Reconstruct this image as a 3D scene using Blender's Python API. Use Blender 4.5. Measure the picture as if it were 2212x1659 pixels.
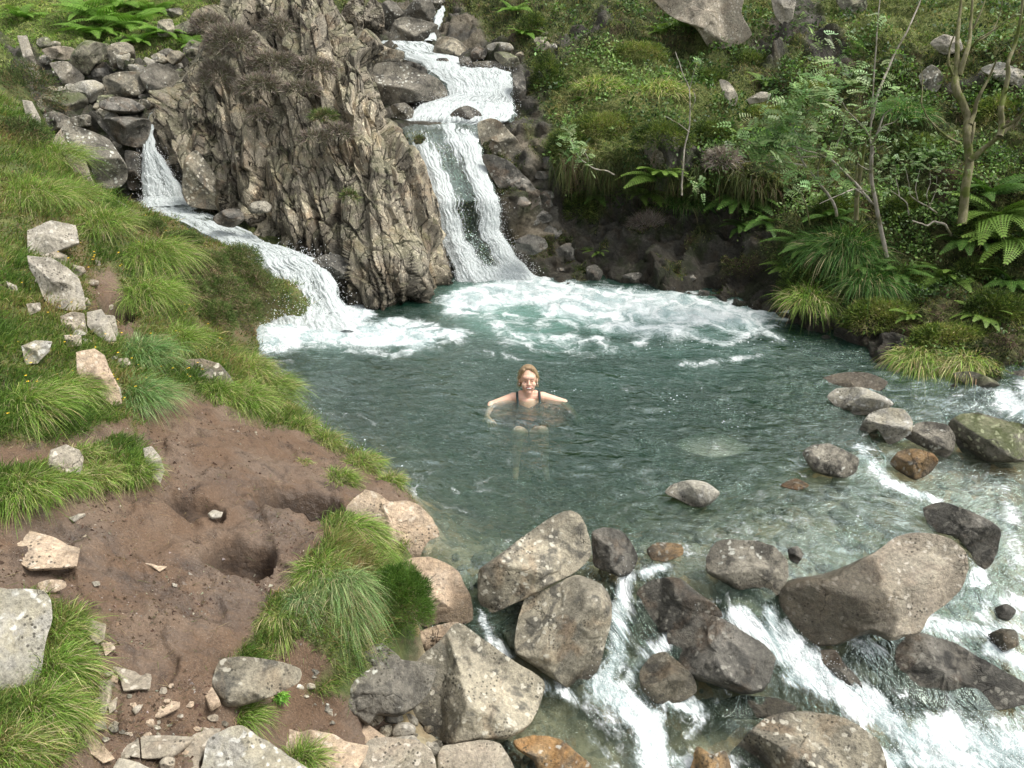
import bpy, math, random
import numpy as np
from math import radians, sin, cos, pi
from mathutils import Vector, Matrix
for o in list(bpy.data.objects): bpy.data.objects.remove(o)
SC = bpy.context.scene
COL = SC.collection
# ------------------------------------------------------------------ camera
CAMH, PITCH, F0 = 3.77, radians(25), 1916.0      # photo coordinates are on a 2212 x 1659 grid
cd = bpy.data.cameras.new('camera'); cam = bpy.data.objects.new('camera', cd); COL.objects.link(cam)
cam.location = (0, 0, CAMH); cam.rotation_euler = (pi/2 - PITCH, 0, 0)
cd.sensor_width = 36; cd.lens = 36*F0/2212; cd.clip_start = .05; cd.clip_end = 500
SC.camera = cam
# ------------------------------------------------------------------ sky and sun
SUN_EL, SUN_AZ = 60, 98          # azimuth measured from +Y (view direction) towards +X
w = bpy.data.worlds.new('World'); SC.world = w; w.use_nodes = True
nt = w.node_tree; bg = nt.nodes['Background']
sky = nt.nodes.new('ShaderNodeTexSky'); sky.sky_type = 'NISHITA'; sky.sun_disc = False
sky.sun_elevation = radians(SUN_EL); sky.sun_rotation = radians(SUN_AZ)
sky.air_density = 1.0; sky.dust_density = 3.0; sky.ozone_density = 1.0
hs = nt.nodes.new('ShaderNodeHueSaturation'); hs.inputs['Saturation'].default_value = .16     # thin cloud
nt.links.new(sky.outputs[0], hs.inputs['Color']); nt.links.new(hs.outputs[0], bg.inputs[0]); bg.inputs[1].default_value = .15
sd = bpy.data.lights.new('sun', 'SUN'); so = bpy.data.objects.new('sun', sd); COL.objects.link(so)
sd.energy = 1.7; sd.angle = radians(16); sd.color = (1, .95, .87)
d = Vector((sin(radians(SUN_AZ))*cos(radians(SUN_EL)), cos(radians(SUN_AZ))*cos(radians(SUN_EL)), sin(radians(SUN_EL))))
so.rotation_euler = d.to_track_quat('Z', 'Y').to_euler(); so.location = (5, 5, 12)
SC.view_settings.view_transform = 'Standard'; SC.view_settings.look = 'None'
SC.view_settings.exposure = 0.97; SC.view_settings.gamma = 1
SC.render.engine = 'CYCLES'
SC.cycles.use_denoising = True
SC.cycles.max_bounces = 8; SC.cycles.transparent_max_bounces = 12
SC.cycles.diffuse_bounces = 3; SC.cycles.glossy_bounces = 3; SC.cycles.transmission_bounces = 6
SC.cycles.caustics_reflective = False; SC.cycles.caustics_refractive = False
SC.cycles.sample_clamp_indirect = 6
# ------------------------------------------------------------------ photo geometry
_f = np.array([0, cos(PITCH), -sin(PITCH)]); _u = np.array([0, sin(PITCH), cos(PITCH)]); _x = np.array([1., 0, 0])
CAM = np.array([0, 0, CAMH])
def ray(u, v):
    u = np.asarray(u, float); v = np.asarray(v, float)
    x = (u-1106)/F0; y = -(v-829.5)/F0
    return _f + x[..., None]*_x + y[..., None]*_u
def PY(u, v, Y):
    r = ray(u, v); return CAM + r*(np.asarray(Y, float)/r[..., 1])[..., None]
def PZ(u, v, z):
    r = ray(u, v); return CAM + r*((np.asarray(z, float)-CAMH)/r[..., 2])[..., None]
def UV(p):
    q = p-CAM; dpt = q@_f
    return 1106+F0*(q@_x)/dpt, 829.5-F0*(q@_u)/dpt
FR = {'D': (1/.864063, 0, 0), 'A': (.42194, 0, 0), 'B': (.32543, 800, 0), 'C': (.57273, 1300, 0), 'E': (.42194, 0, 500),
      'F': (.49729, 0, 1150), 'G': (.43394, 900, 1200), 'H': (.61499, 1600, 900), 'J': (.3918, 1700, 0),
      'K': (.48222, 350, 0), 'L': (.66004, 640, 600), 'M': (.38427, 1250, 300), 'P': (.15823, 1150, 880)}
def TF(fr, pts):
    s, ox, oy = FR[fr]
    return [((x*s+ox)*.864063, (y*s+oy)*.864063) for x, y in pts]
# ------------------------------------------------------------------ noise
_rng = np.random.RandomState(7)
_perm = np.tile(_rng.permutation(256), 3)
_grad = _rng.normal(size=(256, 3)); _grad /= np.linalg.norm(_grad, axis=1)[:, None]
_rnd = _rng.rand(256, 4)
def _hash(i):
    i = i & 255
    return _perm[_perm[_perm[i[..., 0]]+i[..., 1]]+i[..., 2]]
def perlin(p):
    i = np.floor(p).astype(int); f = p-i; w = f*f*f*(f*(f*6-15)+10)
    out = 0
    for a in (0, 1):
        for b in (0, 1):
            for c in (0, 1):
                o = np.array([a, b, c]); g = _grad[_hash(i+o)]
                ww = (w[:, 0] if a else 1-w[:, 0])*(w[:, 1] if b else 1-w[:, 1])*(w[:, 2] if c else 1-w[:, 2])
                out = out+ww*((f-o)*g).sum(1)
    return out*1.6
def fbm(p, octv=4, gain=.5, ridged=False, billow=False):
    a, s, t = 1., 0, 0
    for k in range(octv):
        n = perlin(p*2**k+k*17.3)
        if ridged: n = 1-2*np.abs(n)
        if billow: n = 2*np.abs(n)-.5
        s = s+a*n; t += a; a *= gain
    return s/t
def cells(p, vec=False):
    i = np.floor(p).astype(int); N = len(p); vv = np.zeros((N, 3))
    f1 = np.full(N, 9.); f2 = np.full(N, 9.); idd = np.zeros(N, int)
    for a in (-1, 0, 1):
        for b in (-1, 0, 1):
            for c in (-1, 0, 1):
                o = i+np.array([a, b, c]); h = _hash(o); q = o+_rnd[h, :3]
                dd = np.sqrt(((q-p)**2).sum(1))
                m = dd < f1; f2 = np.where(m, f1, np.minimum(f2, dd)); idd = np.where(m, h, idd); f1 = np.where(m, dd, f1)
                if vec: vv[m] = (p-q)[m]
    return (f1, f2, idd, vv) if vec else (f1, f2, idd)
def facets(p, g=1., edge=.12):
    f1, f2, i, v = cells(p, True); n = _grad[i]
    return ((n*v).sum(1)*g+(_rnd[i, 3]-.5)*.5)*(.25+.75*sstep(0, edge, f2-f1)), f2-f1, i
def sstep(a, b, x):
    t = np.clip((x-a)/(b-a), 0, 1); return t*t*(3-2*t)
class RBF:
    def __init__(s, P, v, c=.3, lam=1e-6):
        s.P = np.asarray(P, float); s.c = c; v = np.asarray(v, float); n, d = s.P.shape
        K = np.sqrt(((s.P[:, None]-s.P[None])**2).sum(2)+c*c)
        A = np.zeros((n+d+1, n+d+1)); A[:n, :n] = K-np.eye(n)*lam; A[:n, n] = 1; A[:n, n+1:] = s.P; A[n:, :n] = A[:n, n:].T
        s.w = np.linalg.lstsq(A, np.concatenate([v, np.zeros(d+1)]), rcond=None)[0]
    def __call__(s, Q):
        Q = np.atleast_2d(np.asarray(Q, float)); out = np.empty(len(Q)); n = len(s.P)
        for k in range(0, len(Q), 40000):
            q = Q[k:k+40000]
            K = np.sqrt(((q[:, None]-s.P[None])**2).sum(2)+s.c**2)
            out[k:k+40000] = K@s.w[:n]+s.w[n]+q@s.w[n+1:]
        return out
def inpoly(U, V, poly):
    c = np.zeros(U.shape, bool); n = len(poly)
    for k in range(n):
        x1, y1 = poly[k]; x2, y2 = poly[(k+1) % n]
        if y1 == y2: continue
        m = ((y1 > V) != (y2 > V)) & (U < (x2-x1)*(V-y1)/(y2-y1)+x1)
        c ^= m
    return c
def segd(U, V, x1, y1, x2, y2, k=1.):
    dx, dy = x2-x1, (y2-y1)*k; px, py = U-x1, (V-y1)*k
    t = np.clip((px*dx+py*dy)/(dx*dx+dy*dy+1e-9), 0, 1)
    return np.hypot(px-t*dx, py-t*dy)
def polym(U, V, poly, soft=12.):
    dm = np.full(U.shape, 1e9)
    for k in range(len(poly)):
        a = poly[k]; b = poly[(k+1) % len(poly)]
        dm = np.minimum(dm, segd(U, V, *a, *b))
    s = np.where(inpoly(U, V, poly), dm, -dm)
    return sstep(-soft, soft, s)
# ------------------------------------------------------------------ meshes
def mesh(name, V, quads=None, tris=None, mat=None, parent=None, smooth=True, attrs=None, mats=None, midx=None):
    me = bpy.data.meshes.new(name); V = np.asarray(V, np.float32)
    fs = []
    loops = []; starts = []; p = 0; tot = []
    for arr, k in ((quads, 4), (tris, 3)):
        if arr is not None and len(arr):
            arr = np.asarray(arr, np.int32); loops.append(arr.ravel()); starts.append(p+np.arange(len(arr))*k); p += arr.size
            tot.append(np.full(len(arr), k))
    loops = np.concatenate(loops); starts = np.concatenate(starts); tot = np.concatenate(tot)
    me.vertices.add(len(V)); me.vertices.foreach_set('co', V.ravel())
    me.loops.add(len(loops)); me.loops.foreach_set('vertex_index', loops.astype(np.int32))
    me.polygons.add(len(starts)); me.polygons.foreach_set('loop_start', starts.astype(np.int32))
    me.polygons.foreach_set('loop_total', tot.astype(np.int32))
    me.polygons.foreach_set('use_smooth', np.full(len(starts), smooth))
    if midx is not None: me.polygons.foreach_set('material_index', np.asarray(midx, np.int32))
    for k, a in (attrs or {}).items():
        a = np.asarray(a, np.float32)
        if a.ndim == 1:
            at = me.attributes.new(k, 'FLOAT', 'POINT'); at.data.foreach_set('value', a)
        elif a.shape[1] == 3:
            at = me.attributes.new(k, 'FLOAT_VECTOR', 'POINT'); at.data.foreach_set('vector', a.ravel())
        else:
            at = me.attributes.new(k, 'FLOAT_COLOR', 'POINT'); at.data.foreach_set('color', a.ravel())
    me.update(calc_edges=True); me.validate()
    for m in (mats or [mat]):
        if m: me.materials.append(m)
    o = bpy.data.objects.new(name, me); COL.objects.link(o)
    if parent: o.parent = parent
    return o
def recenter(o, c):
    c = np.asarray(c, float); me = o.data; n = len(me.vertices); a = np.empty(n*3, np.float32)
    me.vertices.foreach_get('co', a); a = a.reshape(-1, 3)-c; me.vertices.foreach_set('co', a.astype(np.float32).ravel()); me.update()
    o.location = c
def tag(o, label=None, cat=None, group=None, kind=None):
    if label: o['label'] = label
    if cat: o['category'] = cat
    if group: o['group'] = group
    if kind: o['kind'] = kind
    return o
def empty(name, loc=(0, 0, 0)):
    o = bpy.data.objects.new(name, None); COL.objects.link(o); o.location = loc; return o
def gridq(nu, nv, wrap=False):
    i = np.arange(nv-1)[:, None]; j = np.arange(nu if wrap else nu-1)[None]
    a = i*nu+j; b = i*nu+(j+1) % nu; c = (i+1)*nu+(j+1) % nu; e = (i+1)*nu+j
    return np.stack([a, b, c, e], -1).reshape(-1, 4)
def vnormals(V, nu, nv):
    G = V.reshape(nv, nu, 3); du = np.gradient(G, axis=1); dv = np.gradient(G, axis=0)
    n = np.cross(du, dv).reshape(-1, 3); n /= np.linalg.norm(n, axis=1)[:, None]+1e-12
    s = np.sign(((CAM-V)*n).sum(1)); s[s == 0] = 1
    return n*s[:, None]
# ------------------------------------------------------------------ materials
class NT:
    def __init__(s, name):
        s.m = bpy.data.materials.new(name); s.m.use_nodes = True; s.t = s.m.node_tree; s.t.nodes.clear()
        s.out = s.t.nodes.new('ShaderNodeOutputMaterial'); s._pos = None
    def n(s, typ, ins=None, out=0, **pr):
        nd = s.t.nodes.new('ShaderNode'+typ)
        for k, v in pr.items(): setattr(nd, k, v)
        for k, v in (ins or {}).items():
            sk = nd.inputs[k]
            if hasattr(v, 'is_output'): s.t.links.new(v, sk)
            else:
                if isinstance(v, tuple) and len(v) == 3 and sk.type == 'RGBA': v = v+(1,)
                sk.default_value = v
        return nd.outputs[out]
    def pos(s):
        if s._pos is None: s._pos = s.n('NewGeometry')
        return s._pos
    def attr(s, name, out=0):
        return s.n('Attribute', attribute_name=name, out=out)
    def noise(s, scale, detail=4, rough=.55, vec=None, dist=0, col=False):
        return s.n('TexNoise', {'Vector': vec if vec is not None else s.pos(), 'Scale': scale, 'Detail': detail, 'Roughness': rough, 'Distortion': dist}, out=1 if col else 0)
    def vor(s, scale, vec=None, feature='F1', out=0, rand=1):
        return s.n('TexVoronoi', {'Vector': vec if vec is not None else s.pos(), 'Scale': scale, 'Randomness': rand}, feature=feature, out=out)
    def math(s, op, a, b=0., c=0., clamp=False):
        return s.n('Math', {0: a, 1: b, 2: c}, operation=op, use_clamp=clamp)
    def ss(s, x, a, b, lo=0., hi=1.):
        return s.n('MapRange', {'Value': x, 'From Min': a, 'From Max': b, 'To Min': lo, 'To Max': hi}, interpolation_type='SMOOTHSTEP')
    def mix(s, f, a, b, blend='MIX'):
        nd = s.t.nodes.new('ShaderNodeMix'); nd.data_type = 'RGBA'; nd.blend_type = blend
        for k, v in ((0, f), (6, a), (7, b)):
            if hasattr(v, 'is_output'): s.t.links.new(v, nd.inputs[k])
            else: nd.inputs[k].default_value = v+(1,) if isinstance(v, tuple) and len(v) == 3 else v
        return nd.outputs[2]
    def ramp(s, f, stops):
        nd = s.t.nodes.new('ShaderNodeValToRGB'); s.t.links.new(f, nd.inputs[0]); e = nd.color_ramp.elements
        while len(e) < len(stops): e.new(.5)
        for k, (p, c) in enumerate(stops): e[k].position = p; e[k].color = c+(1,) if len(c) == 3 else c
        return nd.outputs[0]
    def scale(s, v, sc):
        return s.n('VectorMath', {0: v, 1: sc}, operation='MULTIPLY')
    def bump(s, h, strength=.5, dist=.02, normal=None):
        i = {'Height': h, 'Strength': strength, 'Distance': dist}
        if normal is not None: i['Normal'] = normal
        return s.n('Bump', i)
    def done(s, sh): s.t.links.new(sh, s.out.inputs[0]); return s.m
    def bsdf(s, col, rough=.8, normal=None, spec=.4, **k):
        i = {'Base Color': col, 'Roughness': rough, 'Specular IOR Level': spec}
        if normal is not None: i['Normal'] = normal
        i.update(k)
        return s.n('BsdfPrincipled', i)

def rock_mat(name, c1, c2, c3, lich=.35, lichc=(.52, .52, .46), spotc=(.05, .045, .035), moss=0., strata=0., sdir=(0, 0, 1), cell=False, rust=0., wetk=.27, ls=1.0):
    t = NT(name); P = t.pos()
    ob = P
    n1 = t.noise(1.6*ls, 5, .6, ob, .6); n2 = t.noise(7*ls, 6, .65, ob, .3); n3 = t.noise(45*ls, 5, .7, ob); n4 = t.noise(160*ls, 3, .7, ob)
    base = t.mix(t.ss(n1, .42, .58), tuple(x*.88 for x in c1), tuple(x*1.14 for x in c2))
    base = t.mix(t.ss(n2, .48, .62), base, tuple(x*.72 for x in c3))
    if rust: base = t.mix(t.math('MULTIPLY', t.ss(t.noise(2.6*ls, 4, .6, ob, 1.), .5, .66), rust), base, (.33, .17, .06))
    base = t.mix(.6, base, t.ramp(t.noise(3.4*ls, 7, .72, ob, 1.4), [(.34, (.34, .325, .29)), (.45, (.85, .85, .83)), (.56, (1.12, 1.11, 1.08)), (.68, (1.5, 1.47, 1.4))]), 'MULTIPLY')
    # grain
    base = t.mix(.8, base, t.ramp(n3, [(.25, (.42, .42, .42)), (.5, (.95, .95, .95)), (.75, (1.5, 1.5, 1.45))]), 'MULTIPLY')
    base = t.mix(.45, base, t.ramp(n4, [(.25, (.5, .5, .5)), (.75, (1.45, 1.45, 1.45))]), 'MULTIPLY')
    # lichen blotches, pale and dark
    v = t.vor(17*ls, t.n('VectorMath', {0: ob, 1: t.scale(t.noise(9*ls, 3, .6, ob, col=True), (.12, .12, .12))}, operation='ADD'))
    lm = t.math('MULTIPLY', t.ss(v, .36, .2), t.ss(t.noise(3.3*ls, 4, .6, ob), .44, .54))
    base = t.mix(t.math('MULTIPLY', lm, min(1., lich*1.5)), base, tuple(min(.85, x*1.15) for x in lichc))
    v2 = t.vor(38*ls, ob)
    sm = t.math('MULTIPLY', t.ss(v2, .36, .2), t.ss(t.noise(4.7*ls, 4, .6, ob), .5, .6))
    base = t.mix(t.math('MULTIPLY', sm, .85), base, spotc)
    # crack lines
    wv = t.n('VectorMath', {0: ob, 1: t.scale(t.noise(3*ls, 4, .65, ob, col=True), (.35, .35, .35))}, operation='ADD')
    cr = t.vor(3.2*ls, wv, 'DISTANCE_TO_EDGE')
    crm = t.math('MULTIPLY', t.ss(cr, .012, .001), t.ss(t.noise(2*ls, 2, .5, ob), .56, .64))
    base = t.mix(t.math('MULTIPLY', crm, .5), base, (.03, .027, .02))
    h = t.math('ADD', t.math('MULTIPLY', n3, .5), t.math('MULTIPLY', n2, 1.0)); h = t.math('ADD', h, t.math('MULTIPLY', n4, .2))
    h = t.math('SUBTRACT', h, t.math('MULTIPLY', crm, .5))
    if strata:
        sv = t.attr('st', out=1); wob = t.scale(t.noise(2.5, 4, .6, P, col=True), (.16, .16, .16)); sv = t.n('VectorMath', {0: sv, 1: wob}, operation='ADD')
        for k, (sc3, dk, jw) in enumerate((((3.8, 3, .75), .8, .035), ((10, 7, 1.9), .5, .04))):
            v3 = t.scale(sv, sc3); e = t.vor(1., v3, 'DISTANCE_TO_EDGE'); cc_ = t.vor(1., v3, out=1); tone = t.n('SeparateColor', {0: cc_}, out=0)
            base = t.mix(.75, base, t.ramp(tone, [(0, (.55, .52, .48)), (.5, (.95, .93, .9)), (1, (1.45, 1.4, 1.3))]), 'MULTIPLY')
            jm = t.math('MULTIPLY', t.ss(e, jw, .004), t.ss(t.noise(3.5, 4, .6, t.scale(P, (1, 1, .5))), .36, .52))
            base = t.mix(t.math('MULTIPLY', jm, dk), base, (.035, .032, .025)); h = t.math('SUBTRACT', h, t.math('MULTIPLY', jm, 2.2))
            h = t.math('ADD', h, t.math('MULTIPLY', tone, 1.1))
        sn = t.noise(1., 5, .65, t.scale(sv, (30, 12, 2.2)), .3)
        base = t.mix(strata, base, t.ramp(sn, [(.3, (.5, .48, .44)), (.5, (1, 1, 1)), (.7, (1.25, 1.22, 1.15))]), 'MULTIPLY'); h = t.math('ADD', h, t.math('MULTIPLY', sn, 1.2))
    if moss:
        up = t.n('SeparateXYZ', {0: t.n('NewGeometry', out=1)}, out=2)
        mm = t.math('MULTIPLY', t.ss(t.math('ADD', up, t.math('MULTIPLY', t.noise(5, 4, .6, ob), 1.4)), 1.1, 1.5), moss)
        base = t.mix(mm, base, t.mix(t.noise(30, 3, .6, ob), (.035, .06, .012), (.12, .15, .03)))
    wet = t.attr('wet', out=2)
    base = t.mix(wet, base, t.mix(1., base, (wetk, wetk*.97, wetk*.9), 'MULTIPLY'))
    rg = t.math('SUBTRACT', .88, t.math('MULTIPLY', wet, .5))
    nb = t.bump(h, .9, .028)
    return t.done(t.bsdf(base, rg, nb, .28))

M = {}
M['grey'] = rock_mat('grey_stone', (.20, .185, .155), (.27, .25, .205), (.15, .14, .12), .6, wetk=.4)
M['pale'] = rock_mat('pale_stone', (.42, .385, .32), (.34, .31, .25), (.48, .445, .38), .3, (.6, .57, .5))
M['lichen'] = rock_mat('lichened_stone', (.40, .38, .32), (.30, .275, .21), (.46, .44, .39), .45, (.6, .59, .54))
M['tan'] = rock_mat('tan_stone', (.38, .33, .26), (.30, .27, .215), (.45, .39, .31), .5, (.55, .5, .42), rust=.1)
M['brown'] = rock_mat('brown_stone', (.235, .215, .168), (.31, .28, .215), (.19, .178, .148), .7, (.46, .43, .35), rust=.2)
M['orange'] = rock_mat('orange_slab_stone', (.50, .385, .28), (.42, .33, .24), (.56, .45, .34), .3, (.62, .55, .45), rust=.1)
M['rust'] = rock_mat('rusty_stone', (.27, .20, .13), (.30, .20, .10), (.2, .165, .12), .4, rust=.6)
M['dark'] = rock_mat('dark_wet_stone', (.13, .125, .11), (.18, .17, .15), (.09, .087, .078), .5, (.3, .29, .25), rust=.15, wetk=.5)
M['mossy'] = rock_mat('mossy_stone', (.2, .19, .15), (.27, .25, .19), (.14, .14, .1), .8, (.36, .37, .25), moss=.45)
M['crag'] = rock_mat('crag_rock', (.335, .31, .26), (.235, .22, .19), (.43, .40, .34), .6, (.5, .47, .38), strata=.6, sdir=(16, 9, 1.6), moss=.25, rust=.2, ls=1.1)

def water_mat(name, flow=False):
    t = NT(name); P = t.pos()
    foam = t.attr('foam', out=2); milk = t.attr('milk', out=2); dep = t.attr('depth', out=2)
    if flow:
        st = t.attr('st', out=1)
        s1 = t.noise(1., 6, .65, t.scale(st, (26, 3.2, 1)), .5)
        s2 = t.noise(1., 5, .7, t.scale(st, (75, 17, 1)), .3)
        pat = t.math('ADD', t.math('MULTIPLY', s1, .6), t.math('MULTIPLY', s2, .4))
        h = t.math('ADD', t.math('MULTIPLY', s1, 1.), t.math('MULTIPLY', s2, .6))
        nb = t.bump(h, .8, .03)
        fm = t.ss(t.math('ADD', foam, t.math('MULTIPLY', t.math('SUBTRACT', pat, .5), 2.6)), .32, .72)
    else:
        fv = t.attr('st', out=1)
        warp = t.n('VectorMath', {0: fv, 1: t.scale(t.noise(1.6, 4, .6, fv, col=True), (1.1, 1.1, 0))}, operation='ADD')
        e1 = t.vor(2.3, warp, 'DISTANCE_TO_EDGE'); e2 = t.vor(7, warp, 'DISTANCE_TO_EDGE')
        web = t.math('SUBTRACT', 1., t.math('MINIMUM', t.math('MULTIPLY', e1, 3.2), 1.))
        web2 = t.math('SUBTRACT', 1., t.math('MINIMUM', t.math('MULTIPLY', e2, 3.), 1.))
        n1 = t.noise(4.5, 7, .68, warp, .5); n2 = t.noise(40, 4, .7, fv)
        pat = t.math('ADD', t.math('MULTIPLY', n1, 1.25), t.math('MULTIPLY', n2, .35))
        pat = t.math('ADD', pat, t.math('MULTIPLY', web, .33)); pat = t.math('ADD', pat, t.math('MULTIPLY', web2, .12))
        pat2 = t.math('ADD', t.math('MULTIPLY', t.math('SUBTRACT', n1, .5), 1.2), t.math('MULTIPLY', t.math('SUBTRACT', n2, .5), .6)); pat = t.math('ADD', pat, t.math('MULTIPLY', pat2, t.ss(dep, .75, .3, .25, 1.)))
        fm = t.math('POWER', t.ss(t.math('ADD', t.math('MULTIPLY', foam, 1.2), pat), 1.24, 2.12), 1.2)
        # loose drifting bubbles
        dots = t.attr('dots', out=2)
        dm = t.math('MULTIPLY', t.ss(t.vor(19, t.scale(P, (1, .8, 1))), .17, .11), t.ss(t.math('ADD', dots, t.noise(3, 3, .5, P)), .9, 1.2))
        fm = t.math('MAXIMUM', fm, dm)
        r1 = t.noise(1., 5, .62, t.scale(fv, (5.0, 8.4, 1)), 1.1); r2 = t.noise(1., 3, .55, t.scale(fv, (21, 34, 1)), .5); calm = t.ss(t.noise(1.1, 3, .5, fv, .6), .38, .62)
        h = t.math('ADD', t.math('MULTIPLY', r1, 1.), t.math('MULTIPLY', t.math('MULTIPLY', r2, .75), calm))
        h = t.math('ADD', h, t.math('MULTIPLY', t.math('MULTIPLY', n1, foam), 1.3))
        nb = t.bump(h, 1., .036)
    # beer-lambert tint of the light coming back from the bed
    ab = lambda k: t.math('POWER', k, dep)
    tint = t.n('CombineColor', {0: ab(.42), 1: ab(.65), 2: ab(.53)})
    trans = t.n('BsdfTransparent', {'Color': tint})
    teal = t.n('BsdfDiffuse', {'Color': t.mix(milk, (.003, .022, .013), (.12, .245, .205))})
    mk = t.math('ADD', t.math('MULTIPLY', t.math('SUBTRACT', 1., ab(.30)), .9), t.math('MULTIPLY', milk, .75), clamp=True)
    body = t.n('MixShader', {0: mk, 1: trans, 2: teal})
    gl = t.n('BsdfGlossy', {'Color': (.86, 1, .93), 'Roughness': .04, 'Normal': nb})
    fr = t.n('Fresnel', {'IOR': 1.36, 'Normal': nb})
    surf = t.n('MixShader', {0: t.math('MULTIPLY', fr, .46, clamp=True), 1: body, 2: gl})
    fc = t.mix(t.ss(pat, .75, 1.5), (.30, .38, .38), (.76, .79, .79)) if not flow else t.mix(pat, (.24, .29, .28), (.72, .75, .75))
    fb = t.n('AddShader', {0: t.n('BsdfDiffuse', {'Color': fc, 'Normal': nb}), 1: t.n('BsdfGlossy', {'Color': (.05, .05, .05), 'Roughness': .2, 'Normal': nb})})
    return t.done(t.n('MixShader', {0: t.math('MULTIPLY', fm, .93), 1: surf, 2: fb}))
M['water'] = water_mat('stream_water'); M['fall'] = water_mat('falling_water', True)
t = NT('spray'); M['spray'] = t.done(t.bsdf((.85, .87, .87), .3))

def veg_mat(name, tr=.35, rough=.6):
    t = NT(name); c = t.attr('Col', out=0)
    a = t.bsdf(c, rough, spec=.25); b = t.n('BsdfTranslucent', {'Color': t.mix(1., c, (1.1, 1.25, .6), 'MULTIPLY')})
    return t.done(t.n('MixShader', {0: tr, 1: a, 2: b}))
M['grass'] = veg_mat('grass_blades'); M['leaf'] = veg_mat('leaves', .3, .45); M['twig'] = veg_mat('heather_twigs', .05, .9)

# ground on the left bank and under the water; mk = (mud, bed, dry, wet)
t = NT('bank_soil'); P = t.pos(); mk = t.attr('mk', out=0)
sep = t.t.nodes.new('ShaderNodeSeparateColor'); t.t.links.new(mk, sep.inputs[0])
mud, bed, dry = sep.outputs[0], sep.outputs[1], sep.outputs[2]; wet = t.attr('wet', out=2)
n1 = t.noise(2.2, 5, .6); n2 = t.noise(14, 6, .7); n3 = t.noise(90, 4, .7); n4 = t.noise(5, 6, .65, dist=.5)
soil = t.mix(t.ss(n1, .4, .62), (.135, .085, .052), (.17, .12, .083))
soil = t.mix(t.ss(n4, .5, .7), soil, (.065, .042, .028))
soil = t.mix(.8, soil, t.ramp(n3, [(.25, (.45, .45, .45)), (.55, (1, 1, 1)), (.8, (1.7, 1.65, 1.6))]), 'MULTIPLY')
grit = t.math('MAXIMUM', t.math('MULTIPLY', t.ss(t.vor(60), .2, .1), t.ss(n2, .46, .58)), t.math('MULTIPLY', t.ss(t.vor(130), .25, .12), t.ss(n4, .42, .55)))
soil = t.mix(t.math('MULTIPLY', grit, .8), soil, (.30, .26, .21))
green = t.mix(t.ss(n4, .35, .65), (.055, .085, .022), (.13, .14, .045))
green = t.mix(t.ss(n2, .5, .7), green, (.10, .075, .04))
dryc = t.mix(t.ss(n4, .35, .6), (.17, .105, .06), (.10, .10, .04))
dryc = t.mix(.7, dryc, t.ramp(n3, [(.3, (.5, .5, .5)), (.75, (1.5, 1.5, 1.5))]), 'MULTIPLY')
cb = t.vor(7, t.n('VectorMath', {0: P, 1: t.scale(t.noise(5, 3, .6, col=True), (.1, .1, .1))}, operation='ADD'), out=1)
bs = t.n('SeparateColor', {0: cb}, out=0)
bedc = t.ramp(bs, [(0, (.10, .095, .07)), (.35, (.17, .155, .11)), (.6, (.24, .21, .15)), (.8, (.13, .12, .085)), (1, (.27, .19, .11))])
bedc = t.mix(1., bedc, (1.6, 1.52, 1.4), 'MULTIPLY'); bedc = t.mix(.7, bedc, t.ramp(n2, [(.3, (.5, .5, .5)), (.75, (1.5, 1.5, 1.5))]), 'MULTIPLY')
c = t.mix(dry, green, dryc); c = t.mix(mud, c, soil); c = t.mix(bed, c, bedc)
sheen = t.math('MULTIPLY', t.math('MULTIPLY', wet, mud), t.ss(t.noise(3, 4, .6, t.scale(P, (1, 2.5, 1))), .42, .6))
c = t.mix(t.math('MULTIPLY', sheen, .5), c, (.07, .055, .045))
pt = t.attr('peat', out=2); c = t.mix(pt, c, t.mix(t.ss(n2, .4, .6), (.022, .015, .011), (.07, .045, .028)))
h = t.math('ADD', t.math('MULTIPLY', n2, 1.3), t.math('MULTIPLY', n3, .6)); h = t.math('ADD', h, t.math('MULTIPLY', t.vor(22), .5))
rg = t.math('SUBTRACT', .9, t.math('MULTIPLY', sheen, .72))
M['soil'] = t.done(t.bsdf(c, rg, t.bump(h, .8, .02), .45))

# right bank and upper hillside; mk = (rock, grassy, brown, 0)
t = NT('hillside_cover'); P = t.pos(); mk = t.attr('mk', out=0)
sep = t.t.nodes.new('ShaderNodeSeparateColor'); t.t.links.new(mk, sep.inputs[0]); rk, gy, br = sep.outputs[0], sep.outputs[1], sep.outputs[2]
n1 = t.noise(1.2, 5, .65, dist=.5); n2 = t.noise(5, 6, .7); n3 = t.noise(28, 5, .7); n4 = t.noise(80, 3, .7)
g = t.ramp(n2, [(.3, (.015, .022, .008)), (.45, (.05, .066, .02)), (.56, (.11, .13, .04)), (.7, (.2, .18, .09))])
g = t.mix(t.ss(n1, .5, .64), g, (.085, .062, .035))
g2 = t.ramp(n3, [(.3, (.05, .075, .015)), (.5, (.13, .17, .04)), (.7, (.24, .23, .10))])
g = t.mix(t.math('MULTIPLY', gy, .8), g, g2)
r = t.ramp(n2, [(.3, (.035, .032, .026)), (.5, (.085, .08, .066)), (.62, (.135, .125, .105)), (.75, (.05, .06, .028))])
r = t.mix(t.math('MULTIPLY', t.ss(t.noise(3, 4, .6, t.scale(P, (2, 2, .5))), .5, .6), .45), r, (.08, .06, .035))
r = t.mix(t.math('MULTIPLY', t.ss(t.noise(2.6, 5, .65), .5, .6), .7), r, (.04, .055, .018)); r = t.mix(br, r, (.22, .19, .14))
lic = t.math('MULTIPLY', t.ss(t.vor(22), .3, .14), t.ss(n2, .48, .6)); r = t.mix(t.math('MULTIPLY', lic, .5), r, (.28, .27, .22))
c = t.mix(rk, g, r)
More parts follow.
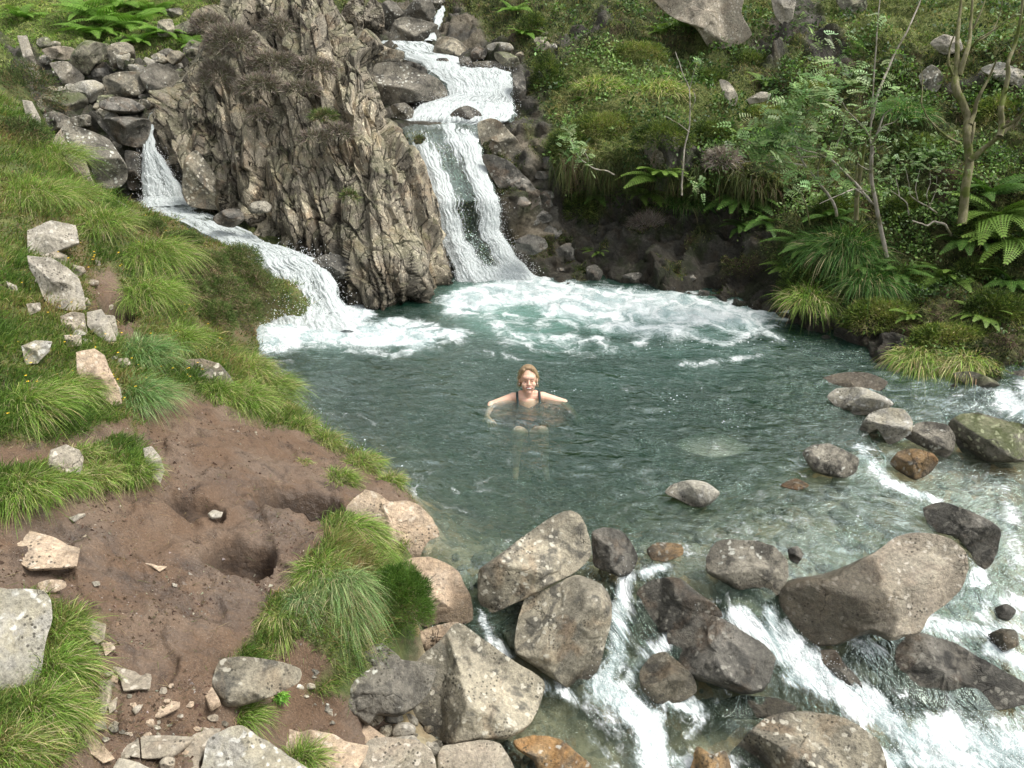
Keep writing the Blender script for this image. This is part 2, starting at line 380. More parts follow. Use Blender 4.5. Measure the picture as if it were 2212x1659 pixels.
c = t.mix(.8, c, t.ramp(n3, [(.3, (.45, .45, .45)), (.55, (1, 1, 1)), (.75, (1.6, 1.6, 1.6))]), 'MULTIPLY')
h = t.math('ADD', t.math('MULTIPLY', n3, 1.), t.math('MULTIPLY', n4, .5)); h = t.math('ADD', h, t.math('MULTIPLY', n2, 1.2))
wet = t.attr('wet', out=2); c = t.mix(wet, c, t.mix(1., c, (.45, .43, .38), 'MULTIPLY'))
M['hill'] = t.done(t.bsdf(c, t.math('SUBTRACT', .92, t.math('MULTIPLY', wet, .5)), t.bump(h, .9, .05), .3))

def plain(name, c, rough=.6, spec=.3, sss=0, nz=0):
    t = NT(name); col = c
    if nz: col = t.mix(nz, c, t.mix(t.noise(60, 4, .6), tuple(x*.5 for x in c), tuple(min(1, x*1.5) for x in c)))
    k = {'Subsurface Weight': sss, 'Subsurface Radius': (.01, .004, .002), 'Subsurface Scale': 1.} if sss else {}
    return t.done(t.bsdf(col, rough, None, spec, **k))
def bark_mat(name, a, b, c):
    t = NT(name); n = t.noise(30, 4, .6, t.scale(t.pos(), (1, 1, .35))); n2 = t.noise(7, 4, .6)
    col = t.mix(t.ss(n, .35, .65), a, b); col = t.mix(t.ss(n2, .5, .62), col, c)
    return t.done(t.bsdf(col, .85, t.bump(n, .6, .01), .2))
M['bark'] = bark_mat('pale_bark', (.24, .21, .17), (.36, .33, .28), (.16, .15, .09))
M['mossbark'] = bark_mat('mossy_bark', (.12, .12, .05), (.20, .18, .11), (.09, .11, .025))
M['skin'] = plain('skin', (.72, .45, .33), .5, .35, .25, .2)
M['hair'] = plain('fair_hair', (.25, .175, .10), .55, .3, 0, .8)
M['suit'] = plain('swimsuit_fabric', (.022, .04, .042), .6, .3, 0, .4)
M['teeth'] = plain('teeth', (.8, .76, .7), .3); M['eye'] = plain('eye', (.05, .035, .03), .2)
M['lip'] = plain('lips', (.42, .12, .10), .4); M['brow'] = plain('eyebrows', (.17, .10, .05), .8); M['pearl'] = plain('pearl_earring', (.85, .82, .78), .2)
# ------------------------------------------------------------------ level of the stream (world x, y -> z)
WC = [(600,760,0),(620,900,0),(700,950,0),(800,850,0),(1000,700,0),(1300,650,0),(1600,700,0),(1900,780,0),(1300,850,0),(1100,950,0),(1500,950,0),
 (900,1050,0),(1000,1150,0),(1030,1230,-.01),(1200,1100,0),(1400,1050,0),(1600,1050,0),(1750,1000,0),(2000,860,0),(1650,1180,-.01),(1850,1150,-.02),
 (1300,1190,-.02),(1480,1200,-.03),(1060,1310,-.15),(1075,1390,-.36),(1180,1490,-.52),(1380,1245,-.06),(1345,1310,-.2),(1335,1400,-.38),(1250,1500,-.52),
 (1500,1260,-.08),(1440,1330,-.24),(1400,1480,-.48),(1640,1250,-.05),(1660,1320,-.16),(1690,1400,-.36),(1800,1490,-.5),(1600,1540,-.56),(1400,1600,-.62),
 (1900,1570,-.62),(2080,1600,-.66),(2212,1520,-.62),(2150,1360,-.42),(2080,1330,-.36),(2100,1230,-.3),(2212,1280,-.36),(2212,1150,-.26),(2000,1190,-.1),
 (1950,1080,-.06),(1880,1000,-.03),(2010,1040,-.12),(2110,1090,-.2),(2212,1020,-.14),(2190,940,-.05),(2200,880,.06),(2260,840,.2),(1100,1600,-.6),(1200,1659,-.64),
 (1000,1659,-.6),(1500,1750,-.72),(2200,1750,-.75),(900,1620,-.5),(2400,1500,-.65),(2400,1000,.0),(2500,1250,-.35)]
_p = np.array([PZ(u, v, z)[:2] for u, v, z in WC]); WRB = RBF(_p, [c[2] for c in WC], .08)
def zw(x, y):
    z = WRB(np.stack([x, y], -1)); z = np.where(y > 6.6, np.where(x < 3.2, 0, z), z)
    return np.where(z > -.012, np.minimum(z, np.where(x > 3.6, .25, 0.)), z)
# ------------------------------------------------------------------ ground on the left bank and stream bed
GC = [(400,470,.80),(330,470,.95),(478,560,.75),(515,612,.6),(500,655,.5),(495,725,.36),(440,600,.86),(300,480,1.12),(200,400,1.45),(290,440,1.0),(100,300,1.9),(0,250,2.2),(20,160,2.5),
 (50,200,2.3),(-200,150,2.8),(-300,300,2.4),(0,500,1.62),(-300,600,1.8),(0,700,1.40),(0,900,1.22),(-300,900,1.5),(0,1100,1.03),(0,1300,.88),(-300,1300,1.1),(0,1600,.78),(-300,1700,.85),
 (200,700,1.14),(120,600,1.35),(250,860,.93),(300,1000,.80),(300,1300,.63),(400,1150,.63),(550,1200,.5),(700,1150,.42),(600,1000,.42),(500,900,.5),(400,740,.72),(450,700,.6),(540,800,.38),(430,850,.58),
 (800,1080,.2),(560,1380,.36),(800,1250,.33),(680,1300,.36),(500,1490,.40),(300,1600,.5),(400,1659,.44),(560,1650,.28),
 (640,1400,.29),(720,1390,.26),(800,1345,.23),(855,1290,.18),(620,1600,.02),(700,1585,-.12),(800,1540,-.25),(560,1570,.15),(880,1600,-.38),(760,1640,-.05),(900,1640,-.35),(400,1900,.4),(0,1900,.7),(800,1900,-.3),
 (900,1480,-.4),(900,1340,-.2),(930,1250,-.2),(900,1200,-.02),
 (632,900,.14),(690,940,.12),(760,972,.10),(845,1030,.10),(560,850,.25),(720,985,.12),(800,1030,.15),(870,1060,.12),(900,1095,.02),(960,1180,-.12),(985,1300,-.25),(1010,1370,-.45)]
BC = [(575,715,-.35,0),(590,790,-.3,0),(640,775,-.45,0),(680,860,-.35,0),(810,940,-.35,0),(905,1020,-.25,0),(940,1090,-.2,0),(700,740,-.9,0),(800,800,-1.1,0),(1000,850,-1.35,0),(1150,720,-1.5,0),(1300,850,-1.5,0),(1350,680,-1.5,0),(1500,850,-1.4,0),
 (1700,780,-1.3,0),(1850,820,-1.0,0),(1300,1000,-1.0,0),(1500,980,-.9,0),(950,950,-.9,0),(1000,1060,-.45,0),(1150,1080,-.5,0),(1000,1170,-.2,0),(1200,1150,-.28,0),(1350,1100,-.38,0),(1400,1170,-.22,0),(1550,1120,-.25,0),(1700,1080,-.25,0),
 (1700,960,-.45,0),(1850,900,-.38,0),(2000,880,-.3,0),(1900,1050,-.25,-.02),(1700,1180,-.2,-.01),(1100,1250,-.3,-.03),(1300,1230,-.3,-.03),
 (1340,1350,-.55,-.3),(1250,1520,-.75,-.55),(1400,1600,-.8,-.6),(1460,1400,-.6,-.4),(1650,1400,-.6,-.35),(1800,1500,-.75,-.5),(1900,1600,-.85,-.62),(2150,1600,-.9,-.66),(2200,1400,-.7,-.45),(2000,1300,-.6,-.35),(2200,1200,-.5,-.3),(2080,1080,-.35,-.18),(2200,1000,-.3,-.14),
 (1500,1280,-.3,-.1),(1700,1280,-.35,-.1),(2160,900,-.2,0),(2400,950,-.15,.0),(1200,1750,-.85,-.65),(1800,1900,-1.,-.75),(1100,600,-1.5,0),(900,640,-1.2,0),(1700,640,-1.4,0),(2000,700,-1.1,0),(2200,780,-.6,0),(2500,800,-.3,0),(1400,580,-1.6,0),(700,640,-.9,0)]
gp = [PZ(u, v, z)[:2] for u, v, z in GC]+[PZ(u, v, z2)[:2] for u, v, z, z2 in BC]
gz = [c[2] for c in GC]+[c[2] for c in BC]
# left cascade bed (given by distance)
LC = [(350,445,11.9),(420,480,11.3),(500,520,10.75),(570,560,10.35),(620,585,10.0),(660,640,9.85)]
for u, v, Y in LC:
    q = PY(u, v, Y); gp.append(q[:2]); gz.append(q[2]-.12)
for q in ((-2.2, .5, 1.6), (0, .5, .9), (2.5, .5, -.5), (5, 1, -.9), (-5, 3, 1.8), (-6, 8, 2.6)): gp.append(np.array(q[:2])); gz.append(q[2])
GRB = RBF(np.array(gp), gz, .10, .01)
PITS = []
_rp = np.array([PZ(u, v, z)[:2] for u, v, z in ((-700,60,2.9),(-100,110,2.85),(50,170,2.45),(105,290,1.95),(190,400,1.45),(290,445,1.0),(400,478,.82))])
def zg0(x, y):
    z = GRB(np.stack([x, y], -1)); yr = np.interp(x, _rp[:, 0], _rp[:, 1])
    return z-1.5*np.maximum(0, y-yr-.05)*(x < _rp[-1, 0]+.1)
def zg(x, y, fine=False):
    z = zg0(x, y)
    for cx, cy, rx, ry, dp, e in PITS:
        r = ((np.abs((x-cx)/rx))**e+(np.abs((y-cy)/ry))**e)**(1/e)
        z = z-dp*(1-sstep(.8, 1.06, r))
    return z
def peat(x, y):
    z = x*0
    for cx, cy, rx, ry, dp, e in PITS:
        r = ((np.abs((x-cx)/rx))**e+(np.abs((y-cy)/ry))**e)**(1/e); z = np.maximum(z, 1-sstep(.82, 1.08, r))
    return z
def march(u, v, f, y0=2., y1=13., n=700):
    r = ray(u, v); Y = np.linspace(y0, y1, n); p = CAM+r[None]*(Y/r[1])[:, None]
    z = f(p[:, 0], p[:, 1]); m = np.nonzero(p[:, 2] <= z)[0]
    return Y[m[0]] if len(m) else None
for (x, y), rx, ry, dp, e in ((TF('F', [(1500, 180)])[0], .30, .22, .34, 2.6), (TF('F', [(965, 205)])[0], .20, .11, .13, 2.2), (TF('F', [(1200, 460)])[0], .20, .17, .26, 3.), ((245, 668), .15, .42, .22, 2.2)):
    q = PY(x, y, march(x, y, zg0)); PITS.append((q[0], q[1], rx, ry, dp, e))
# ------------------------------------------------------------------ background sheet (photo position -> distance)
HC = [(-400,0,19),(0,0,20),(240,0,20),(450,0,19.5),(100,100,17.2),(250,110,16.4),(420,110,16.6),(250,160,15.3),(150,230,14.3),(300,235,13.7),(350,240,13.6),(50,250,13.6),(200,330,12.9),(-200,300,12.8),
 (300,275,12.75),(325,300,12.62),(350,440,12.1),(300,440,12.1),(260,430,12.2),(400,455,11.9),(500,520,11.3),(600,570,10.7),(680,690,10.05),(560,740,9.7),(620,620,10.45),(600,0,17.5),(600,200,15),(600,350,13.2),(760,600,11.2),(800,60,17.5),(780,300,13.4),(820,450,12.4),
 (900,0,19.5),(860,60,17.9),(960,50,18.2),(870,97,16.6),(960,120,16.0),(1050,130,15.7),(900,160,15.3),(1100,155,15.1),(850,230,14.2),(900,230,14.1),(1110,250,13.8),(880,285,12.98),(1000,292,12.98),(950,330,12.75),(950,400,12.45),(1000,500,12.05),(1050,590,11.65),(1150,590,11.55),(975,610,11.45),
 (1200,604,11.5),(1400,620,11.1),(1550,645,10.65),(1700,685,9.98),(1850,745,9.13),(2000,805,8.36),(2100,850,7.85),(2212,890,7.45),(2500,960,6.9),(2700,1000,6.6),
 (1160,450,12.1),(1250,510,12.2),(1400,520,11.9),(1550,540,11.4),(1650,530,10.95),(1750,560,10.3),(1700,470,10.95),(1900,600,9.75),(2000,690,9.0),(2212,730,8.5),(2212,600,9.3),(1850,480,10.5),(2000,560,9.9),
 (1060,300,12.9),(1100,330,12.75),(1200,330,12.5),(1250,345,12.3),(1400,350,11.9),(1550,360,11.65),(1650,385,11.3),(1250,425,12.65),(1400,430,12.55),(1550,435,12.2),(1680,450,11.5),
 (1130,250,13.7),(1200,250,13.4),(1300,200,13.7),(1450,230,13.2),(1500,180,13.8),(1700,300,12.3),(1900,400,11.0),(2100,400,10.5),(2212,400,10.2),
 (1150,60,16.5),(1130,150,15.0),(1200,110,15.2),(1350,60,15.8),(1200,0,17.8),(1500,0,16.8),(1600,110,14.9),(1700,100,14.6),(2000,100,13.2),(2212,100,12.6),(2212,200,11.9),(1900,250,12.3),(2212,0,14.4),(1800,0,15.8),
 (2700,400,9.2),(2700,100,11.5),(2600,-300,17),(1800,-300,21),(1200,-300,25),(600,-300,25),(0,-300,25),(-500,-300,22),(-500,-600,28),(2700,-600,24),(1100,-600,32),(-500,-1900,40),(600,-1900,44),(1500,-1900,40),(2700,-1900,33),(600,-1200,38),(1800,-1200,34),(-400,300,12.5),(100,-60,21)]
HRB = RBF([(u/100, v/60) for u, v, _ in HC], [math.log(c[2]) for c in HC], .45)
def Yh(u, v): return np.exp(HRB(np.stack([np.asarray(u, float)/100, np.asarray(v, float)/60], -1)))
VB_U = [-500, 250, 420, 560, 760, 980, 1200, 1550, 1700, 2000, 2212, 2700]; VB_V = [330, 470, 560, 790, 720, 680, 660, 700, 750, 870, 960, 1100]
def vb(u): return np.interp(u, VB_U, VB_V)
def top_surf(x, y): return np.maximum(zg(x, y), zw(x, y))
def hit(u, v, water=True):
    Y = march(u, v, top_surf if water else zg); Y2 = float(Yh([u], [v])[0]) if v < vb(u) else None
    c = [a for a in (Y, Y2) if a is not None]
    return min(c)
def wetat(V, lo=.0, hi=.12):
    V = np.asarray(V); z = zw(V[:, 0], V[:, 1])
    return np.where(V[:, 1] < 12., 1-sstep(lo, hi, V[:, 2]-z), 0)

# ground mesh: laid out so that its cells grow with distance
nu, nv = 640, 470
us = np.linspace(-700, 2900, nu); vs = 470+(np.linspace(0, 1, nv)**1.0)*2000
U, Vv = np.meshgrid(us, vs); B = PZ(U.ravel(), Vv.ravel(), .3); x, y = B[:, 0], B[:, 1]
m_in = y < 13.2
z = zg(x, y); uu, vv = UV(np.stack([x, y, z], -1))
MUD = [[(215,1400),(300,1560),(420,1590),(560,1480),(700,1480),(860,1600),(900,1900),(0,1900),(60,1700),(170,1600),(215,1500)], [(365,835),(480,870),(560,905),(660,925),(760,985),(870,1050),(890,1080),(760,1085),(720,1120),(700,1170),(600,1280),(540,1370),(480,1420),(560,1480),(640,1500),(640,1540),(500,1590),(350,1590),(230,1600),(210,1480),(180,1330),(100,1290),(-100,1300),(-200,1100),(0,1110),(100,1060),(320,1040),(330,990),(290,960),(300,880)],
 [(-100,930),(60,950),(160,930),(280,890),(300,960),(260,940),(130,990),(40,1010),(-100,1000)], [(190,585),(240,572),(290,640),(305,745),(270,745),(215,660),(185,620)],
 [(540,1480),(700,1480),(840,1540),(920,1640),(700,1560),(540,1560)], [(560,1380),(650,1360),(720,1420),(640,1500),(520,1480)]]
DRY = [[(300,480),(420,500),(560,580),(590,680),(560,740),(460,720),(380,640)], [(60,470),(170,470),(190,560),(60,560)], [(140,560),(200,560),(270,700),(200,720)], [(250,470),(400,480),(560,580),(590,660),(520,640),(420,580),(330,560)], [(620,930),(760,985),(900,1075),(840,1080),(640,1000)], [(380,560),(480,600),(520,660),(400,640)]]
jit = fbm(np.stack([x*3, y*3, z*0], -1), 4)*40
mud = np.zeros(len(x)); dry = np.zeros(len(x))
for p in MUD: mud = np.maximum(mud, polym(uu+jit, vv+jit*.7, p, 14))
for p in DRY: dry = np.maximum(dry, polym(uu+jit, vv+jit*.7, p, 18))
wz = zw(x, y); bedm = 1-sstep(-.03, .02, z-wz)
bedm = np.where((x > -.75+.12*(y-4)) & (y < 6), np.maximum(bedm, 1-sstep(.0, .25, z-wz)), bedm)
G3 = np.stack([x, y, z], -1)
z2 = z+(1-mud)*(1-bedm)*(fbm(G3*2.2, 4)*.10+fbm(G3*9, 3, billow=True)*.03)
z2 += mud*(fbm(G3*2.0, 4)*.045+fbm(G3*7, 4)*.02+fbm(G3*19, 3, billow=True)*.011-.035*sstep(.12, .3, perlin(G3*np.array([4.5, 3.2, 1])+40))-.02*np.maximum(0, fbm(G3*4.3+5, 3, ridged=True)-.2)*2.6)
f1, f2, _i = cells(np.stack([x*5.5, y*5.5, z*0], -1)+fbm(G3*3, 3)[:, None]*.5)
z2 += bedm*((.5-f1)*.10+fbm(G3*4, 3)*.05)
GV = np.stack([x, y, z2], -1)
wet = np.maximum(wetat(GV, .02, .12), mud*sstep(.0, .5, fbm(G3*.9+9, 3)+.35))
wet = np.where(mud > .3, np.maximum(wet*.0+sstep(-.1, .35, fbm(G3*1.1+3, 3)), 0)*sstep(900, 1100, vv), wetat(GV, .02, .12))
q = gridq(nu, nv); keep = m_in[q].all(1)
ground = mesh('ground', GV, quads=q[keep], mat=M['soil'], attrs={'mk': np.stack([mud, bedm, dry, np.ones(len(x))], -1), 'wet': wet, 'peat': peat(x, y)*(.75+.3*fbm(GV*9, 3))})
tag(ground, kind='structure')
GR = dict(V=GV, u=uu, v=vv, mud=mud, dry=dry, bed=bedm, nu=nu, nv=nv)

# hillside sheet
hu, hv = 620, 430
us = np.linspace(-500, 2700, hu); tt = np.concatenate([np.linspace(-1.9, -.62, 30)[:-1], np.linspace(-.62, 0, 70)[:-1], np.linspace(0, 1, hv-98)])
U = np.repeat(us[None], hv, 0); Vt = np.where(tt[:, None] < 0, tt[:, None]*1000, tt[:, None]*vb(us)[None])
uh, vh = U.ravel(), Vt.ravel(); HV = PY(uh, vh, Yh(uh, vh))
HN = vnormals(HV, hu, hv)
ROCK = [[(1040,290),(1120,260),(1160,330),(1200,370),(1260,390),(1400,395),(1550,400),(1660,430),(1690,520),(1720,600),(1900,700),(2100,830),(2300,900),(2200,1000),(1900,900),(1500,760),(900,760),(900,560)],
 [(920,50),(1010,20),(1050,80),(1110,90),(1140,150),(1130,270),(1000,300),(880,300),(780,300),(780,0),(930,0)], [(1130,150),(1230,70),(1330,30),(1330,60),(1210,110),(1165,200),(1170,330),(1130,300)],
 [(0,90),(60,90),(110,140),(330,130),(480,130),(480,500),(700,800),(500,800),(250,470),(100,330),(60,200)],
 [(1380,300),(1500,290),(1540,340),(1460,400),(1400,380)], [(1590,90),(1640,60),(1680,0),(1800,-20),(1790,60),(1700,110),(1640,130)], [(2030,170),(2120,150),(2130,190),(2050,200)],[(1750,90),(1830,80),(1850,140),(1770,150)]]
GRASSY = [[(1180,130),(1380,110),(1560,180),(1650,200),(1560,290),(1420,310),(1300,280),(1180,230)], [(-500,-100),(480,-100),(430,80),(330,90),(150,130),(-500,150)], [(1400,-100),(2300,-100),(2300,80),(1900,120),(1700,60),(1500,150)], [(1150,270),(1400,250),(1380,340),(1220,340)]]
jit = fbm(HV*1.3, 4)*60
rk = np.zeros(len(HV)); gy = np.zeros(len(HV))
for p in ROCK: rk = np.maximum(rk, polym(uh+jit, vh+jit*.8, p, 14))
for p in GRASSY: gy = np.maximum(gy, polym(uh+jit, vh+jit*.8, p, 25))
brn = sstep(-.1, .4, fbm(HV*1.1+4, 3))*polym(uh, vh, [(1040,280),(1160,260),(1230,420),(1300,620),(900,640),(850,0),(1100,0)], 40)
mossy = sstep(.0, .25, fbm(HV*1.9+8, 4))*polym(uh, vh, ROCK[0], 30)*sstep(660, 560, vh)
rk = np.clip(rk-mossy*.9, 0, 1)
lf = polym(uh, vh, [(840,270),(1060,270),(1180,610),(960,640)], 20)         # under the main fall: smoother
ext = np.where(vh < -40, 2.2, 1.)
dsp = (1-rk)*(fbm(HV*1.4, 5)*.32+fbm(HV*4.5, 4, billow=True)*.10)*ext
Fa, ea, _i = facets((HV+fbm(HV*1.5, 3)[:, None]*.15)*np.array([1.9, 1.9, .8]), 1., .1); Fb, eb, _i = facets((HV+fbm(HV*3, 3)[:, None]*.06)*np.array([5, 5, 1.5]), .9, .1)
dsp += rk*(1-.6*lf)*(Fa*.26+Fb*.13+fbm(HV*2.5, 5)*.12)
strm = np.maximum(polym(uh, vh, [(850,90),(900,90),(1060,150),(1115,160),(1115,260),(1030,300),(870,300),(860,240),(960,160)], 15), polym(uh, vh, [(290,260),(330,270),(420,460),(300,470)], 15))
HV = HV+HN*(dsp*(1-.85*strm))[:, None]
hwet = np.clip(np.maximum(np.maximum(lf, strm), rk*sstep(480, 600, vh)*.8*(uh > 900)), 0, 1); hwet = np.maximum(hwet, wetat(HV, .0, .15)*(uh > 500)*(vh > 550))
hill = mesh('hillside', HV, quads=gridq(hu, hv), mat=M['hill'], attrs={'mk': np.stack([rk, gy, brn, np.ones(len(HV))], -1), 'wet': hwet})
tag(hill, kind='structure')
HL = dict(V=HV, N=HN, u=uh, v=vh, rk=rk, gy=gy)

from mathutils.bvhtree import BVHTree
BV = [BVHTree.FromPolygons(GV.tolist(), q[keep].tolist()), BVHTree.FromPolygons(HV.tolist(), gridq(hu, hv).tolist())]
def hit(u, v, water=True):
    r = unit_(ray(u, v)); c = []
    for b in BV:
        h_ = b.ray_cast(Vector(CAM), Vector(r))
        if h_[0] is not None: c.append(h_[0][1])
    if water:
        Y = march(u, v, zw, 3., 11.9)
        if Y is not None: c.append(Y)
    return min(c) if c else float(Yh([u], [v])[0])
def unit_(a): return a/np.linalg.norm(a)
# ------------------------------------------------------------------ the pool and rapids
wu, wv = 560, 430
us = np.linspace(420, 2600, wu); vs = np.concatenate([np.linspace(575, 1250, 270)[:-1], np.linspace(1250, 2000, wv-269)])
U, Vv = np.meshgrid(us, vs); B = PZ(U.ravel(), Vv.ravel(), 0.); x, y = B[:, 0], B[:, 1]; z = zw(x, y)
uw, vw = UV(np.stack([x, y, z], -1))
PF = [(1010,655,1150,622,50,1.05),(1170,632,1600,690,52,.98),(1220,655,1450,665,60,1.1),(1380,660,1560,690,50,.75),(1450,700,1560,745,16,.5),(1560,745,1700,690,16,.5),(1230,690,1450,715,34,.62),(1100,690,1200,700,30,.35),(1560,680,1690,676,26,.7),(1040,660,1090,720,22,.4),(1090,720,1300,740,22,.42),
 (590,730,700,700,60,1.05),(680,700,760,680,40,1.1),(700,720,900,730,48,.9),(840,700,985,725,30,.62),(880,760,960,740,16,.45),(1600,690,1680,735,18,.42),(1380,740,1420,720,14,.5),(1460,790,1640,770,12,.34),(1020,760,1120,770,12,.3),(1100,740,1350,760,26,.36),(760,760,850,765,18,.35)]
PR = [(1355,1250,1335,1330,24,1.0),(1335,1330,1335,1420,30,1.1),(1390,1240,1440,1222,16,.8),(1300,1480,1400,1560,50,1.15),(1335,1420,1300,1480,34,1.),(1400,1560,1420,1659,50,1.05),(1400,1500,1500,1530,40,.8),
 (1420,1410,1480,1340,22,.85),(1480,1322,1560,1330,12,.9),(1360,1470,1400,1400,26,.7),(1600,1330,1690,1400,34,1.15),(1660,1320,1680,1380,22,.9),(1690,1400,1800,1470,46,1.2),(1720,1460,1860,1510,36,1.1),(1860,1510,1960,1590,44,1.2),(1960,1590,2250,1620,60,1.15),(1900,1640,2250,1650,40,1.),(1960,1560,2200,1570,36,.7),
 (2000,1350,2190,1370,28,.85),(2110,1210,2120,1330,30,.62),(2180,1300,2220,1310,30,.6),(2140,1400,2240,1450,26,1.15),(2180,1150,2210,1250,26,.5),(1910,1040,2010,1080,14,.95),(1855,965,1915,1040,20,.7),(2010,1085,2060,1095,14,.5),(2170,1060,2190,1120,18,.6),(2172,860,2230,905,28,1.1),(2230,840,2300,880,40,1.1),(2120,930,2200,960,20,.5),
 (1040,1330,1062,1385,12,.95),(1160,1480,1230,1500,24,.7),(1230,1500,1320,1520,28,.6),(1490,1590,1560,1500,18,.5),(1340,1300,1560,1300,10,.35),(1070,1385,1100,1420,14,.7),(1850,1380,1900,1410,22,.6),(1690,1350,1760,1440,20,.7),(1280,1600,1330,1659,20,.4),(1440,1640,1560,1660,40,.7),(1500,1310,1440,1300,8,.5)]
foam = np.zeros(len(x)); 
for a in PF: foam = np.maximum(foam, 1.12*a[5]*np.exp(-(segd(uw, vw, *a[:4], 2.1)/(a[4]*1.25))**2.6))
for a in PR: foam = np.maximum(foam, .86*a[5]*np.exp(-(segd(uw, vw, *a[:4], 1.2)/(a[4]*.88))**2.2))
milk = np.zeros(len(x))
for a in [(1080,675,1560,680,85,1.),(1040,650,1180,715,90,.9),(600,725,880,730,60,.6),(1250,740,1600,760,60,.22),(1250,820,1600,800,60,.12)]:
    milk = np.maximum(milk, a[5]*np.exp(-(segd(uw, vw, *a[:4], 2.)/a[4])**2))
milk = np.clip(milk*(.75+.5*fbm(np.stack([x*1.5, y*2.5, z], -1), 4)), 0, 1)
rap = sstep(.004, .05, -z)
dots = np.zeros(len(x))
for a in [(630,860,690,960,50,1.),(760,960,860,1000,50,.75),(700,920,780,960,40,.8),(830,1020,950,1110,40,.45),(1000,800,1600,900,150,.5),(1250,880,1330,920,30,.5),(1400,740,1700,740,50,.7)]:
    dots = np.maximum(dots, a[5]*np.exp(-(segd(uw, vw, *a[:4], 1.6)/a[4])**2))
gz_ = zg0(x, y); depth = np.clip(z-gz_, .02, 2); depth = depth*(1-.7*np.exp(-(((uw-1540)/95)**2+((vw-962)/30)**2)**2)); _pr = np.hypot((x-.157)/.44, (y-7.47)/.36); depth = depth*sstep(.75, 1.25, _pr)+.16*(1-sstep(.75, 1.25, _pr))
# flow-wise coordinates: drift outward from the falls, then towards the lower right
ang = .35*np.tanh((x-.3)/2)
st = np.stack([x*np.cos(ang)-y*np.sin(ang)*.0, y+.15*x, z*0], -1)
fx_, fy_ = x-1.6, y-5.0; rb_ = sstep(.0, .4, -z); st = np.stack([fx_*(1-rb_)+(fx_*.86+fy_*.5)*1.2*rb_, (fy_+.15*fx_)*(1-rb_)+(-fx_*.5+fy_*.86)*.6*rb_, z*0], -1)
W3 = np.stack([x, y, z*0], -1); WF = np.stack([(x*.86+y*.5)*1.5, (-x*.5+y*.86)*.6, z*0], -1)
z2 = z+(1-rap)*(fbm(W3*np.array([1.6, 2.6, 1]), 4)*.042+fbm(W3*np.array([4.5, 8, 1])+3, 3)*.015)
z2 += foam*(1-rap)*(.03+fbm(W3*7, 4)*.035)*np.where(y > 8.6, 1, .3)
z2 += rap*(fbm(WF*2.2, 4)*.022+fbm(W3*8, 3)*.008)+rap*foam*(.012+fbm(WF*6, 4)*.04)
keepv = (z2 > zg(x, y)-.25) & (y < 11.9)
WV = np.stack([x, y, z2], -1); q = gridq(wu, wv)
yh_ = Yh(uw, np.clip(vw, 0, 1100)); keepv &= (y < yh_+.8) | (vw > 1000)
water = mesh('water', WV, quads=q[keepv[q].any(1)], mat=M['water'], attrs={'foam': foam, 'milk': milk, 'depth': depth, 'dots': dots, 'st': st})
tag(water, kind='structure')

# ------------------------------------------------------------------ falls: strips between a left and a right edge
def strip(name, rows, nu, nv, foamf, amp, label, cat='waterfall', group=None, off=0.):
    R = np.array(rows, float); k = np.linspace(0, len(R)-1, nv)
    from numpy import interp
    g = [interp(k, np.arange(len(R)), R[:, c]) for c in range(R.shape[1])]
    s = np.linspace(0, 1, nu)
    u = g[0][:, None]*(1-s)+g[2][:, None]*s; v = g[1][:, None]*(1-s)+g[3][:, None]*s; Y = g[4][:, None]*(1-s)+g[5][:, None]*s
    edge = np.minimum(s, 1-s)[None]*2
    P = PY(u.ravel(), v.ravel(), (Y-off).ravel()).reshape(nv, nu, 3)
    along = np.concatenate([[0], np.cumsum(np.linalg.norm(np.diff(P[:, nu//2], axis=0), axis=1))])
    wid = np.linalg.norm(P[:, -1]-P[:, 0], axis=1)
    st = np.stack([s[None]*wid.mean()+0*u, along[:, None]+0*u, 0*u], -1).reshape(-1, 3)
    P = P.reshape(-1, 3); N = vnormals(P, nu, nv)
    fo = foamf(s[None]+0*u, (k/(len(R)-1))[:, None]+0*u, u, v).ravel()
    e = np.broadcast_to(edge, u.shape).ravel()
    S3 = st*np.array([9, 2.2, 1])+off*3
    d = amp*(fbm(S3, 4)*.55+.5*fbm(st*np.array([30, 12, 1]), 4)+.35)*np.clip(e*3, .1, 1)+.04*np.clip(e*2.5, 0, 1)-.03*(e < .05)
    lat = perlin(np.stack([st[:, 1]*7, st[:, 0]*2, st[:, 0]*0+1], -1))*.04
    P = P+N*(d*(.35+.65*np.clip(fo, 0, 1.2)))[:, None]; P[:, 0] += lat
    o = mesh(name, P, quads=gridq(nu, nv), mat=M['fall'], attrs={'foam': fo-.45*(e < .06), 'st': st, 'depth': np.full(len(P), .05), 'milk': np.zeros(len(P))})
    c = P.mean(0); recenter(o, c)
    tag(o, label, cat, group); return P, fo
def rows(fr, L): return [TF(fr, [(a, b)])[0]+TF(fr, [(c, d)])[0]+(y1, y2) for a, b, c, d, y1, y2 in L]
FALLPTS = []
mainrows = rows('B', [(580,950,1240,950,13.6,13.6),(620,985,1230,980,13.1,13.1),(655,1030,1225,1020,12.9,12.9),(700,1130,1250,1120,12.68,12.68),(740,1250,1275,1250,12.5,12.5),(790,1400,1320,1380,12.3,12.3),(850,1560,1390,1540,12.0,12.0)])+\
 [tuple(TF('K', [(1540,1220)])[0])+(1085,500,11.85,11.85),(975,570,1125,560,11.6,11.6),(992,632,1165,606,11.3,11.4)]
